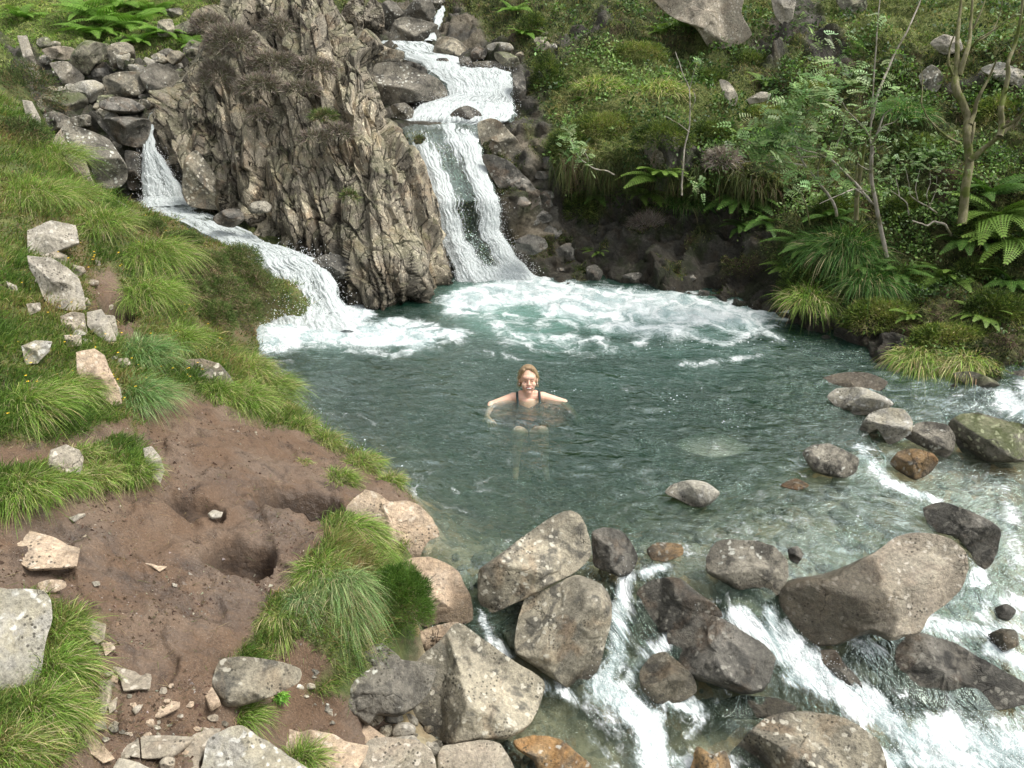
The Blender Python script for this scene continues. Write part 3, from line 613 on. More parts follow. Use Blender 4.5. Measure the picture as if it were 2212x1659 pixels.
def fmain(s, t, u, v):
    c = .30+.85*np.exp(-((s-.17)/(.07+.2*t))**2)*sstep(.22, .45, t)+.8*np.exp(-((s-.84)/(.10+.12*t))**2)*sstep(.12, .35, t)+.55*np.exp(-((s-.62+.0*t)/.08)**2)*sstep(.02, .1, t)*(1-sstep(.3, .5, t))
    c = c+1.2*sstep(.9, 1, t)+.8*(1-sstep(.0, .05, t))
    return np.clip(c-.35*np.exp(-((s-.55)/.13)**2)*sstep(.3, .6, t)*(1-sstep(.85, .95, t)), 0, 1.25)
FALLPTS.append(strip('waterfall', mainrows, 150, 260, fmain, .045, 'tall main waterfall sliding over the dark slab right of the crag', off=.03))
FALLPTS.append(strip('cascade', rows('B', [(800,535,1490,560,15.2,15.1),(850,560,1485,580,14.95,14.9),(960,650,1490,650,14.6,14.5),(985,740,1490,740,14.3,14.2),(760,800,1495,800,14.1,14.1),(700,850,1510,870,13.9,13.9),(610,930,1480,930,13.55,13.5),(600,985,1300,975,13.5,13.5)]), 150, 150,
   lambda s, t, u, v: .85+.35*np.sin(t*19+s*2)*.4-.2*np.exp(-((s-.8)/.12)**2)*(t > .3)*(t < .6), .06, 'broad white cascade tumbling above the lip of the main fall', off=.12))
FALLPTS.append(strip('cascade', rows('B', [(420,325,880,340,16.6,16.6),(500,350,890,365,16.4,16.4),(640,400,900,420,16.1,16.1),(640,440,1080,440,15.9,15.9),(780,480,1080,480,15.55,15.55),(820,545,1100,545,15.15,15.15)]), 90, 80,
   lambda s, t, u, v: .62+.35*(t > .6)+0*s, .03, 'small upper cascade spilling between the highest boulders', off=.12))
FALLPTS.append(strip('cascade', rows('B', [(930,60,960,60,18.4,18.4),(880,130,945,120,18.1,18.1),(870,190,925,190,17.6,17.6),(850,260,890,260,17.2,17.2),(800,330,880,330,16.6,16.6)]), 30, 60,
   lambda s, t, u, v: .85+0*s, .03, 'thin distant ribbon of white water at the top of the gully', off=.12))
FALLPTS.append(strip('cascade', rows('A', [(880,690,960,690,13.25,13.25),(878,735,905,745,12.8,12.8),(870,770,905,790,12.62,12.62),(845,860,925,870,12.5,12.5),(835,960,985,960,12.38,12.38),(835,1060,1055,1070,12.25,12.25),(840,1170,1090,1180,12.1,12.1),(800,1250,1150,1230,11.9,11.9)]), 70, 130,
   lambda s, t, u, v: .95-.25*np.exp(-((s-.6)/.15)**2)+.3*(t > .9), .05, 'narrow white fall dropping between the round boulder and the crag', off=.10))
FALLPTS.append(strip('cascade', rows('A', [(560,700,940,690,13.4,13.5),(620,690,980,640,13.7,13.9),(860,640,1000,600,14.2,14.4),(880,590,1010,570,14.7,14.8)][::-1]), 60, 50,
   lambda s, t, u, v: .30+.5*np.exp(-((t-.55)/.12)**2), .012, 'flat shallow stream feeding the narrow left fall', off=.05))
ru = [(300,448,435,450,11.95,11.95),(315,465,470,470,11.7,11.75),(390,480,540,500,11.35,11.4),(450,512,590,533,11.0,11.05),(520,545,650,547,10.6,10.7),(548,575,690,560,10.35,10.5),(585,620,718,590,10.2,10.3),(580,655,735,640,10.05,10.1),(568,695,762,680,9.85,9.9),(550,735,800,722,9.62,9.5)]
FALLPTS.append(strip('cascade', ru, 110, 200,
   lambda s, t, u, v: np.clip(.70+.2*(t < .15)+.42*sstep(.5, .62, t)-.55*np.exp(-((s-.68)/.12)**2)*sstep(.62, .7, t)*(1-sstep(.85, .95, t))-.35*np.exp(-((s-.75)/.25)**2)*(t > .05)*(t < .2), 0, 1.3), .06,
   'lower left cascade running down into the pool beside the heathery bank', off=.06))

# ------------------------------------------------------------------ the crag
co = TF('K', [(445,-130),(430,0),(375,110),(310,270),(215,390),(90,600),(55,660),(100,780),(180,930),(250,1050),(340,1080),(480,1085),(600,1200),(700,1280),(860,1310),(930,1440),(1010,1560),(1080,1600),(1230,1600),(1330,1612),(1440,1600),(1520,1550),(1648,1490),(1620,1380),(1560,1230),(1500,1040),(1440,860),(1360,680),(1260,580),(1220,450),(1190,360),(1160,230),(1100,170),(1040,80),(975,-30),(940,-160),(700,-260)])
def catmull(P, n):
    P = np.array(P, float); m = len(P); t = np.linspace(0, m, n, endpoint=False); i = t.astype(int); f = (t-i)[:, None]
    a, b, c, d2 = P[(i-1) % m], P[i % m], P[(i+1) % m], P[(i+2) % m]
    k = .5*((2*b)+(-a+c)*f+(2*a-5*b+4*c-d2)*f**2+(-a+3*b-3*c+d2)*f**3)
    return k*.6+(b+(c-b)*f)*.4
def resample(P, n):
    P = np.array(P, float); Q = np.vstack([P, P[:1]]); L = np.concatenate([[0], np.cumsum(np.linalg.norm(np.diff(Q, axis=0), axis=1))])
    t = np.linspace(0, L[-1], n, endpoint=False); return np.stack([np.interp(t, L, Q[:, 0]), np.interp(t, L, Q[:, 1])], -1)
n_t, n_r = 560, 280
O = resample(catmull(co, 900), n_t); c0 = np.array(TF('K', [(800, 760)])[0])
CC = [(400,440,11.95),(330,270,12.8),(480,470,11.6),(560,520,11.2),(620,560,10.95),(700,620,10.6),(740,665,10.35),(830,668,10.25),(900,660,10.35),(985,615,11.1),(940,470,11.7),(930,560,11.0),(870,300,12.4),(850,450,11.0),(845,560,10.5),(850,330,11.6),(800,230,12.1),(700,400,11.35),(720,520,10.85),(700,250,12.0),(600,400,11.6),(520,330,12.0),(450,230,12.6),(600,120,12.9),(700,70,13.0),(780,60,13.3),(600,-50,14.),(700,-150,15.2),(500,-150,15.5),(470,60,13.6),(560,470,11.35),(600,200,12.35),(640,300,11.9)]
CRB = RBF([(u/100, v/60) for u, v, _ in CC], [c[2] for c in CC], .4)
rr = np.concatenate([np.linspace(.004, 1, n_r-26)**.8, np.linspace(1, .97, 26)])
back = np.concatenate([np.zeros(n_r-26), np.linspace(0, 1, 26)])
uv = c0+(O-c0)[None]*rr[:, None, None]; u, v = uv[..., 0].ravel(), uv[..., 1].ravel(); rf = np.repeat(rr, n_t); bf = np.repeat(back, n_t)
Yc = CRB(np.stack([u/100, v/60], -1))
ed = np.clip((rf-.86)/.14, 0, 1)
Yc = Yc+.55*(1-np.sqrt(np.clip(1-ed**3, 0, 1)))*(bf == 0)+(bf > 0)*(.55+bf*2.6)
CV = PY(u, v, Yc); CN = vnormals(CV, n_t, n_r)
bd = np.array([.20, -.35, -.92]); bd /= np.linalg.norm(bd); sx = np.array([.97, .12, .2]); sx -= bd*(sx@bd); sx /= np.linalg.norm(sx); sy = np.cross(bd, sx)
wv_ = np.stack([fbm(CV*1.2+i*9, 3) for i in range(3)], -1)*.12
Q = CV+wv_*.6; Lc = np.stack([Q@sx, Q@sy, Q@bd], -1)
F1, e1, _i = facets(Lc*np.array([2.8, 1.4, .6]), 1.1, .06); F2, e2, _i = facets(Lc*np.array([5.2, 3.2, .85])+4, .9, .06); F3, e3, _i = facets(Lc*np.array([14, 8, 2.4])+9, .8, .1)
D = F1*.30+F2*.17+F3*.032-sstep(.06, 0, e2)*.06+fbm(CV*2, 4)*.07
smoothz = polym(u, v, TF('K', [(1190,860),(1330,860),(1450,1000),(1530,1250),(1480,1500),(1350,1500),(1230,1300),(1150,1000)]), 20)
D = D*(1-.6*smoothz)+smoothz*.10
CV = CV+CN*(D*np.where(bf > 0, .3, 1)*(1-.7*(rf > .985)))[:, None]
# the crag material colours thin dark lines along its joints
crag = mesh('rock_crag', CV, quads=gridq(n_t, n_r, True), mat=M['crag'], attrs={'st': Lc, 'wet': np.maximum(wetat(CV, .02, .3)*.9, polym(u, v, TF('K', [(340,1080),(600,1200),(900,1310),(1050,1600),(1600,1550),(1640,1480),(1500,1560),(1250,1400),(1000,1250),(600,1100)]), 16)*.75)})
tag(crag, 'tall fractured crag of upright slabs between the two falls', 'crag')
CG = dict(V=CV, N=CN, u=u, v=v, bf=bf)
# ------------------------------------------------------------------ boulders traced from the photograph, each with its own distance, size and thickness
NROCK = {}
def rock(fr, pts, mat, label, name='boulder', cat='boulder', group=None, Y=None, w=0., th=.8, fac=6, seed=0, rough=.05, p=2.4, mats=None, planes=(), wetall=0., water=True, hb=None, moss=0, push=.03, dens=1., lay=0., edge=0., wp=None):
    O = np.array(TF(fr, pts), float); R0 = np.sqrt(max(60, .5*abs(np.dot(O[:, 0], np.roll(O[:, 1], 1))-np.dot(O[:, 1], np.roll(O[:, 0], 1))))/pi)
    n_t = int(np.clip(R0*6.3/3.2*dens, 26, 300)); n_f = int(np.clip(R0/3.0*dens, 8, 64)); n_b = max(5, n_f//3)
    rs = np.random.RandomState(seed+int(O[0, 0]*7+O[0, 1]*3) % 9999)
    O = resample(catmull(O, 400) if edge == 0 else np.array(O), n_t); c = O.mean(0)
    kb = np.argmax(O[:, 1]); ub, vb_ = O[kb]
    if Y is None: Y = hit(ub, min(vb_, 1850), water)
    Hb = PY(ub, vb_, Y)
    rc = ray(*c); rc /= np.linalg.norm(rc)
    n = -rc*(1-w)+np.array([0, 0, 1.])*w; n /= np.linalg.norm(n)
    # world size from the photograph
    S = R0/F0*np.linalg.norm(Hb-CAM)
    base = Hb+rc*S*push*(1-w)+np.array([0, 0, S*.0])
    if w > .5: base = Hb+np.array([0, 0, th*S*.8])
    def onto(uv):
        r = ray(uv[:, 0], uv[:, 1]); t = ((base-CAM)@n)/(r@n); return CAM+r*t[:, None]
    C = onto(c[None])[0]; E = onto(O)-C
    tx = np.cross(n, [0, 0, 1.]) if abs(n[2]) < .95 else np.array([1., 0, 0]); tx /= np.linalg.norm(tx); ty = np.cross(n, tx)
    ph = np.linspace(0, pi/2, n_f+1)[1:]; rf = np.sin(ph)**1.0
    rf = np.concatenate([[.004], rf]); hf = (1-rf**p)**(1/p); hf[-1] = 0
    rbk = np.cos(np.linspace(0, pi/2, n_b+1)[1:]); hbk = np.sin(np.linspace(0, pi/2, n_b+1)[1:])
    rr = np.concatenate([rf, rbk]); hh = np.concatenate([hf, -hbk*(hb if hb is not None else 1.)])*th*S
    V = E[None]*rr[:, None, None]; X = V@tx/S; Yl = V@ty/S
    H = np.repeat(hh[:, None], n_t, 1)
    front = H > 0; Hn = H/S
    pl = list(planes)
    for k in range(fac):
        a = rs.rand()*2*pi; sl = rs.uniform(.25, 1.25); pl.append((sl*cos(a), sl*sin(a), th*rs.uniform(.78, 1.15)))
    for gx, gy, d0 in pl:
        P_ = d0+gx*X+gy*Yl; kk = .014
        P_ = np.maximum(P_, .03+0*P_)
        Hn = np.where(front, -kk*np.logaddexp(-Hn/kk, -P_/kk), Hn)
    H = np.where(front, np.maximum(Hn, 0)*S, H)
    V = V+n*H[..., None]
    V = V.reshape(-1, 3); nrm = V/(np.linalg.norm(V, axis=1)[:, None]+1e-9)
    o3 = rs.rand(3)*50; q = V/S
    d = fbm(q*1.3+o3, 3)*.9+fbm(q*4+o3, 4)*.45-np.maximum(0, fbm(q*1.8+o3+7, 3, ridged=True)-.35)*.7+fbm(q*14+o3, 3)*.13
    fa, _e, _i = facets(q*1.5+o3, 1., .1); fb, _e, _i = facets(q*3.6+o3, 1., .12); d += fa*1.15+fb*.45
    if lay:
        ax = rs.normal(size=3); ax[2] += 1.2; ax /= np.linalg.norm(ax); d += lay*(np.round(q@ax*7+fbm(q*1.5, 2)*1.2)-(q@ax*7+fbm(q*1.5, 2)*1.2))
    fade = np.repeat(np.clip((1.02-rr)/.2, .35, 1), n_t)
    V = V+nrm*(d*rough*S*fade)[:, None]
    VV = V+C
    wt = np.maximum(wetat(VV, .01, .09+.10*S), wetall)
    if wetall < 0: wt = wt*0
    if wp: pu, pv = UV(VV); wt = np.maximum(wt, polym(pu+fbm(VV*9, 3)*14, pv, TF(fr, wp), 8)*.9)
    o = mesh(name, V, quads=gridq(n_t, len(rr), True), mat=M[mat], attrs={'wet': wt})
    o.location = C
    tag(o, label, cat, group); return o
def R(fr, pts, mat, label, **k): return rock(fr, pts, mat, label, **k)
G_OUT = 'boulders damming the outlet of the pool'; G_RAP = 'wet boulders in the rapids'; G_SL = 'stone slabs and chips on the muddy bank'; G_UP = 'boulders of the upper left stream'; G_TOP = 'boulders at the head of the main fall'; G_ST = 'boulders standing in the far right stream'; G_LED = 'rock ledges cropping out of the grass slope'
# centre bottom
R('G', [(680,560),(690,510),(745,470),(830,410),(900,355),(990,290),(1080,225),(1160,185),(1215,175),(1265,200),(1300,260),(1330,360),(1335,420),(1310,470),(1240,530),(1150,580),(1050,635),(960,680),(850,730),(770,765),(710,745),(680,680)],
  'brown', 'long tan boulder propped diagonally across the egg-shaped boulder', th=.75, planes=[(.15,.75,.42),(-.1,-.5,.62)], fac=2, rough=.035, Y=4.80, group=G_OUT, seed=3)
R('G', [(1235,550),(1300,560),(1380,590),(1430,640),(1450,720),(1445,820),(1420,920),(1400,1010),(1370,1100),(1310,1160),(1240,1195),(1190,1195),(1080,1130),(980,1060),(900,1000),(890,930),(905,820),(935,720),(960,670),(1050,640),(1150,590)],
  'brown', 'big upright egg-shaped boulder under the long leaning one', th=.8, fac=4, rough=.05, group=G_OUT, seed=8)
R('G', [(330,1040),(450,930),(540,830),(590,830),(680,890),(820,990),(940,1070),(1050,1140),(1070,1190),(1040,1290),(990,1390),(930,1450),(840,1490),(700,1500),(520,1525),(420,1470),(320,1370),(260,1300),(380,1200),(385,1100)],
  'brown', 'large square brown boulder with pale lichen beside the white water', th=.62, p=3.4, planes=[(.55,.6,.42),(-1.3,.1,.66)], fac=2, rough=.045, group=G_OUT, seed=5, edge=0)
R('F', [(1560,1010),(1640,985),(1750,985),(1850,990),(2000,1000),(2130,1020),(2190,1060),(2150,1180),(2080,1250),(2000,1290),(1900,1290),(1850,1340),(1780,1290),(1680,1210),(1600,1130),(1570,1070)],
  'grey', 'grey-brown boulder wedged under the overhanging tussock', th=.8, planes=[(0,.8,.5)], fac=5, rough=.06, group=G_OUT, seed=12)
R('F', [(1640,1000),(1700,930),(1790,890),(1860,930),(1920,920),(2010,990),(2000,1030),(1900,1040),(1750,1030)], 'grey', 'broken grey rocks behind the wedged grey-brown boulder', th=.7, fac=6, lay=.2, group=G_OUT)
R('G', [(290,450),(400,445),(500,480),(570,530),(600,600),(640,680),(650,800),(600,830),(480,820),(390,850),(250,800),(200,650),(230,500)], 'orange', 'smooth orange slab beside the dark green heather clump', th=.55, planes=[(.2,.5,.4)], fac=3, rough=.04, group=G_OUT, lay=.15)
R('F', [(1740,240),(1830,150),(1900,165),(1960,210),(2050,200),(2110,225),(2180,300),(2212,380),(2150,410),(2090,520),(2000,480),(1900,420),(1800,350)], 'orange', 'cracked orange slab sloping into the pool by the small grass tuft', th=.5, planes=[(.1,.5,.35)], fac=4, rough=.07, lay=.35, group=G_OUT)
R('G', [(290,900),(400,850),(540,815),(610,850),(560,900),(500,960),(400,1000),(300,980)], 'orange', 'fluted orange rock edge under the heather clump', th=.5, fac=4, rough=.16, lay=.6, group=G_OUT)
R('G', [(1335,300),(1400,272),(1500,290),(1560,350),(1600,450),(1560,540),(1500,560),(1420,530),(1350,500),(1335,420)], 'dark', 'wet dark rock half under water behind the leaning boulder', wetall=.6, fac=6, rough=.07, group=G_RAP)
R('G', [(1590,650),(1650,590),(1750,560),(1850,570),(1950,650),(2050,720),(2090,790),(1960,800),(1870,860),(1740,880),(1640,850),(1600,780)], 'dark', 'low dark dome with water sheeting over it right of the egg-shaped boulder', wetall=.7, th=.5, fac=4, group=G_RAP)
R('H', [(110,1090),(170,1050),(240,1025),(330,1050),(420,1100),(500,1150),(545,1200),(550,1230),(530,1310),(490,1350),(420,1360),(320,1330),(200,1290),(140,1220),(115,1160)], 'dark', 'rounded black-grey wet boulder standing in the middle of the rapids', wetall=.35, th=.85, planes=[(.25,.6,.55)], fac=5, rough=.06, group=G_RAP, seed=2)
R('G', [(1610,1100),(1680,1010),(1760,990),(1850,1060),(1920,1130),(1940,1220),(1850,1280),(1700,1290),(1620,1200)], 'brown', 'brownish wet rock in foam left of the black-grey boulder', wetall=.75, th=.6, fac=5, group=G_RAP)
R('G', [(-30,1640),(50,1500),(150,1480),(320,1500),(410,1550),(440,1659),(400,1760),(0,1760)], 'tan', 'pale tan boulder at the bottom edge left of centre', th=.6, planes=[(0,.7,.45)], fac=3, rough=.04, group=G_OUT)
R('G', [(440,1600),(480,1530),(550,1520),(700,1495),(800,1515),(850,1580),(900,1690),(860,1780),(450,1780)], 'tan', 'tan boulder with a rounded top under the square brown one', th=.6, planes=[(0,.7,.45)], fac=3, rough=.04, group=G_OUT)
R('G', [(885,1500),(1000,1470),(1150,1490),(1250,1570),(1330,1640),(1330,1740),(1050,1730),(1000,1620),(900,1550)], 'rust', 'rust-orange slab at the edge of the white water', th=.4, fac=3, rough=.05, group=G_OUT)
for k, (pts, mt, lb) in enumerate([([(140,1360),(190,1335),(240,1350),(250,1385),(200,1405),(145,1395)], 'grey', 'small dark pebble highest in the gap left of the square boulder'),
   ([(185,1440),(215,1400),(280,1395),(320,1420),(315,1460),(250,1480),(190,1475)], 'pale', 'round pale grey cobble below the square boulder'),
   ([(240,1360),(290,1345),(335,1380),(330,1420),(270,1400)], 'grey', 'flat grey cobble against the square boulder'),
   ([(190,1485),(250,1475),(310,1470),(335,1500),(320,1540),(250,1530),(200,1510)], 'pale', 'smooth grey cobble above the pale tan boulder'),
   ([(815,1520),(850,1495),(885,1520),(880,1560),(840,1570)], 'grey', 'dark grey pebble beside the rust-orange slab'),
   ([(850,1580),(900,1565),(930,1610),(920,1680),(880,1690),(855,1640)], 'rust', 'orange pebble between the tan boulder and the rusty slab'),
   ([(935,1600),(970,1560),(1000,1570),(985,1610),(950,1640)], 'grey', 'narrow grey pebble beside the orange pebble'),
   ([(960,1650),(1000,1590),(1030,1640),(1040,1690),(980,1690)], 'grey', 'pointed grey pebble at the bottom edge'),
   ([(400,1540),(440,1520),(470,1560),(450,1600),(410,1590)], 'grey', 'grey cobble between the two tan boulders'),
   ([(120,1420),(180,1410),(185,1460),(140,1490),(110,1460)], 'brown', 'brown cobble left of the round pale grey cobble'),
   ([(40,1330),(110,1345),(135,1380),(90,1420),(40,1400)], 'brown', 'brown stone under the wedged grey-brown boulder')]):
    R('G', pts, mt, lb, name='cobble', cat='stone', group='cobbles in the gaps between the big boulders', fac=3, rough=.04, water=False)
# right half
R('H', [(100,540),(130,505),(200,490),(270,500),(325,540),(300,575),(260,600),(210,595),(150,565)], 'lichen', 'pale flat-topped stone alone in the middle of the shallows', th=.7, w=.25, fac=3, rough=.035, group=G_ST)
R('H', [(760,150),(800,115),(900,115),(990,150),(1030,180),(980,215),(880,225),(800,195)], 'lichen', 'pale flat boulder farthest out of the row of three', th=.6, w=.3, fac=4, rough=.04, group=G_ST)
R('H', [(690,100),(800,55),(920,50),(1010,90),(960,135),(800,150)], 'tan', 'shallow tan rock just under the surface behind the pale flat boulder', wetall=1, th=.25, w=.5, fac=3, group=G_ST, Y=8.0)
R('H', [(885,290),(930,220),(1000,195),(1070,200),(1110,250),(1100,300),(1050,330),(1010,345),(960,280),(900,310)], 'lichen', 'pale boulder with a dark hollow in its near side', th=.8, w=.15, planes=[(0,1.1,.5)], fac=4, rough=.06, group=G_ST)
R('H', [(1075,310),(1120,260),(1180,250),(1250,265),(1280,310),(1275,370),(1240,400),(1180,370),(1100,330)], 'grey', 'dark grey round boulder between the hollowed pale one and the big mottled one', wetall=.3, planes=[(0,.9,.5)], fac=4, group=G_ST)
R('H', [(1255,260),(1300,220),(1380,215),(1480,240),(1561,260),(1640,310),(1640,390),(1530,415),(1420,415),(1330,395),(1290,350)], 'mossy', 'big mottled boulder at the right edge with yellow lichen', planes=[(0,.9,.5)], fac=4, group=G_ST)
R('H', [(660,380),(700,345),(770,340),(840,370),(890,400),(880,450),(840,480),(770,475),(700,450)], 'grey', 'grey-brown boulder breaking the surface where the far rapids start', planes=[(.1,.6,.6)], fac=4, group=G_ST)
R('H', [(1015,420),(1050,370),(1120,360),(1190,380),(1215,410),(1180,460),(1120,490),(1060,460)], 'rust', 'small rusty brown rock below the dark round boulder', wetall=.5, fac=5, rough=.08, group=G_ST)
R('H', [(150,330),(280,290),(400,330),(440,370),(300,400),(180,370)], 'pale', 'pale slab lying under the clear water of the pool', wetall=-1, w=.9, th=.2, fac=2, Y=6.83, group=G_ST)
R('H', [(570,510),(630,480),(690,510),(640,530)], 'rust', 'orange stone just under the surface of the shallows', w=.8, th=.3, fac=2, group=G_ST)
R('H', [(550,1000),(560,930),(620,890),(740,870),(870,820),(960,780),(1040,720),(1120,700),(1200,705),(1270,730),(1320,780),(1335,850),(1310,930),(1250,990),(1180,1040),(1140,1110),(1080,1120),(1020,1140),(930,1110),(800,1160),(700,1160),(620,1130),(580,1060)],
  'tan', 'largest boulder of the rapids, pale dry top and wet lower left flank', th=.55, planes=[(.0,.55,.42),(.6,.0,.55)], fac=2, rough=.035, group=G_RAP, seed=4, wp=[(500,900),(600,860),(860,800),(955,800),(985,920),(1055,1060),(1010,1180),(500,1200)])
R('H', [(1150,600),(1230,575),(1330,610),(1420,650),(1465,690),(1460,770),(1420,840),(1380,850),(1340,780),(1280,720),(1180,690)], 'dark', 'dark wet rock with a hollow behind the largest boulder', wetall=.6, th=.6, fac=5, rough=.08, group=G_RAP)
R('H', [(270,800),(310,740),(380,730),(480,735),(550,760),(600,810),(605,880),(570,950),(540,960),(480,930),(400,940),(310,890),(270,860)], 'grey', 'angular grey rock with a pale rim left of the largest boulder', wetall=.35, th=.6, planes=[(0,.7,.4)], fac=5, rough=.07, group=G_RAP)
R('H', [(930,1160),(1050,1110),(1150,1115),(1280,1150),(1400,1220),(1561,1310),(1640,1370),(1500,1420),(1250,1420),(1100,1420),(960,1400),(910,1330),(850,1230)], 'dark', 'broad low dark slab with pale streaks at the lower right', wetall=.5, th=.5, w=.25, fac=5, rough=.05, group=G_RAP)
R('H', [(690,1190),(790,1175),(830,1230),(900,1310),(900,1370),(850,1340),(760,1250)], 'dark', 'small dark rock tip in the chute beside the broad slab', wetall=.7, fac=4, group=G_RAP)
R('H', [(350,1620),(430,1520),(520,1450),(640,1425),(760,1435),(880,1480),(960,1540),(995,1600),(990,1720),(700,1760),(350,1740)], 'brown', 'mottled brown boulder at the bottom edge of the rapids', wetall=.15, th=.6, planes=[(.1,.6,.5)], fac=5, rough=.05, group=G_RAP)
R('H', [(200,1680),(230,1570),(290,1600),(350,1590),(370,1720),(210,1740)], 'rust', 'orange-brown pointed rock left of the mottled boulder', wetall=.2, fac=5, rough=.1, group=G_RAP)
R('H', [(290,1400),(400,1365),(560,1375),(640,1420),(480,1460),(330,1450)], 'brown', 'flat submerged rock shelf below the black-grey boulder', wetall=.9, w=.5, th=.25, fac=3, group=G_RAP)
R('H', [(1270,55),(1350,45),(1440,80),(1480,120),(1490,190),(1430,160),(1340,110)], 'mossy', 'mossy ledge beside the little side fall at the right', th=.6, fac=4, Y=7.7, group=G_ST)
R('H', [(1480,60),(1561,40),(1700,60),(1700,150),(1561,140),(1510,130)], 'dark', 'dark rock above the little side fall at the right', th=.6, fac=4, Y=7.75, group=G_ST)
R('H', [(1410,1120),(1470,1090),(1530,1100),(1540,1160),(1470,1190),(1420,1170)], 'brown', 'small brown rock in the spray at the far right', wetall=.6, fac=4, rough=.1, group=G_RAP)
R('H', [(1440,1010),(1490,990),(1530,1020),(1500,1060),(1450,1050)], 'dark', 'small dark rock higher in the spray at the far right', wetall=.7, fac=4, group=G_RAP)
R('H', [(600,770),(640,755),(665,790),(640,830),(610,815)], 'dark', 'little dark stone between the angular rock and the largest boulder', wetall=.6, fac=3, group=G_RAP)
R('G', [(1650,400),(1720,360),(1850,370),(1860,430),(1760,470),(1680,460)], 'rust', 'reddish stone under shallow water right of the wet dark rock', w=.6, th=.3, wetall=.6, fac=3, group=G_RAP)
# slabs on the mud
def slab(fr, pts, mat, label, th=.10, **k):
    k.setdefault('rough', .022); k.setdefault('fac', 2)
    return rock(fr, pts, mat, label, name='stone_slab', cat='stone slab', group=G_SL, w=.93, th=th*1.7, p=7, hb=1.2, water=False, edge=1, **k)
slab('F', [(-30,470),(60,375),(85,357),(200,388),(405,447),(385,535),(300,542),(150,550),(105,525),(0,535)], 'orange', 'big flat orange slab at the left edge of the mud', th=.16)
R('F', [(190,620),(250,600),(320,605),(335,635),(270,670),(210,660)], 'orange', 'small rounded orange stone below the big flat orange slab', name='stone', cat='stone', group=G_SL, th=.6, water=False)
R('F', [(-330,800),(-100,640),(60,648),(200,655),(252,700),(265,800),(235,900),(200,1080),(130,1250),(60,1370),(-60,1450),(-300,1300)], 'lichen', 'big pale lichened boulder at the left edge', th=.5, planes=[(-.3,.75,.35),(.9,.1,.42)], fac=2, rough=.035, Y=2.95, water=False, p=3, group='lichened boulders nearest the camera', name='boulder')
slab('F', [(355,825),(400,805),(440,803),(535,825),(525,900),(485,928),(430,885),(370,855)], 'tan', 'tan slab half sunk in mud beside the long grass', th=.18)
slab('F', [(505,920),(560,915),(582,945),(530,985)], 'orange', 'small pale chip just below the half sunk tan slab', th=.25)
slab('F', [(545,1045),(640,1065),(762,1098),(755,1150),(700,1150),(620,1162),(600,1100)], 'tan', 'wedge-shaped tan slab at the foot of the mud', th=.22)
slab('F', [(845,1045),(930,1000),(1022,950),(1042,1040),(1050,1120),(1112,1232),(1060,1265),(1020,1190),(960,1130),(890,1080)], 'orange', 'long upright orange slab pointing down at the mud step', th=.22)
slab('F', [(700,1278),(780,1240),(905,1215),(905,1245),(800,1298)], 'orange', 'leaf-shaped orange slab lying flat below the mud', th=.18)
slab('F', [(665,1265),(690,1220),(730,1208),(712,1245),(680,1280)], 'tan', 'small narrow chip left of the leaf-shaped slab', th=.3)
slab('F', [(555,1295),(640,1300),(778,1315),(775,1338),(600,1338),(558,1325)], 'orange', 'thin horizontal slab under the narrow chip', th=.25)
slab('F', [(500,1120),(565,1120),(558,1200),(522,1282),(500,1272)], 'tan', 'upright tan slab leftmost of a close pair', th=.3)
slab('F', [(542,1225),(592,1188),(582,1250),(550,1275)], 'tan', 'short tan slab rightmost of a close pair', th=.35)
slab('F', [(525,1080),(600,1090),(590,1125),(540,1118)], 'orange', 'small flat chip above the close pair of upright slabs', th=.25)
slab('F', [(328,1300),(400,1325),(480,1410),(578,1502),(520,1525),(420,1450),(350,1375)], 'orange', 'long narrow slab slanting down at the lower left', th=.2)
slab('F', [(508,1388),(580,1370),(692,1378),(702,1440),(705,1497),(600,1482),(520,1432)], 'tan', 'broad tan slab left half of the bottom row', th=.16)
slab('F', [(705,1388),(850,1385),(982,1394),(960,1430),(860,1500),(712,1502)], 'tan', 'broad tan slab right half of the bottom row', th=.16)
slab('F', [(440,1320),(530,1318),(540,1350),(480,1362)], 'brown', 'small brown slab above the broad bottom row', th=.25)
R('F', [(800,1520),(835,1490),(880,1500),(870,1560),(820,1580)], 'tan', 'round tan stone at the bottom edge left of the lichened boulder', name='stone', cat='stone', group=G_SL, water=False)
slab('F', [(570,1560),(600,1512),(700,1525),(780,1560),(700,1640),(600,1630)], 'pale', 'pale slab cut by the bottom edge', th=.2)
R('F', [(1020,1500),(1050,1400),(1150,1345),(1220,1332),(1300,1385),(1400,1450),(1500,1520),(1620,1600),(1550,1700),(1000,1720)], 'lichen', 'pale lichened boulder at the bottom edge', th=.6, planes=[(.5,.4,.5)], fac=4, rough=.06, water=False, group='lichened boulders nearest the camera')
slab('F', [(880,1500),(940,1430),(1035,1350),(1112,1350),(1060,1440),(1000,1520),(1000,1600),(890,1600)], 'tan', 'tan slab behind the bottom lichened boulder', th=.2)
slab('F', [(1262,1330),(1400,1338),(1540,1380),(1700,1410),(1855,1440),(1835,1500),(1780,1590),(1600,1600),(1480,1490),(1350,1400)], 'orange', 'long orange slab behind the bottom lichened boulder', th=.2)
slab('F', [(1450,1322),(1560,1303),(1700,1308),(1850,1330),(1950,1400),(1865,1427),(1700,1408),(1560,1368)], 'orange', 'orange slab holding a brown puddle', th=.16)
slab('F', [(718,525),(842,535),(802,562),(780,545)], 'orange', 'thin sliver of stone in the middle of the mud', th=.3)
slab('F', [(1045,280),(1070,262),(1122,260),(1112,286),(1060,293)], 'pale', 'pale flat chip just below the shallow puddle', th=.4)
slab('F', [(345,290),(380,278),(432,276),(400,292),(370,312)], 'pale', 'pale chip in the upper part of the mud', th=.3)
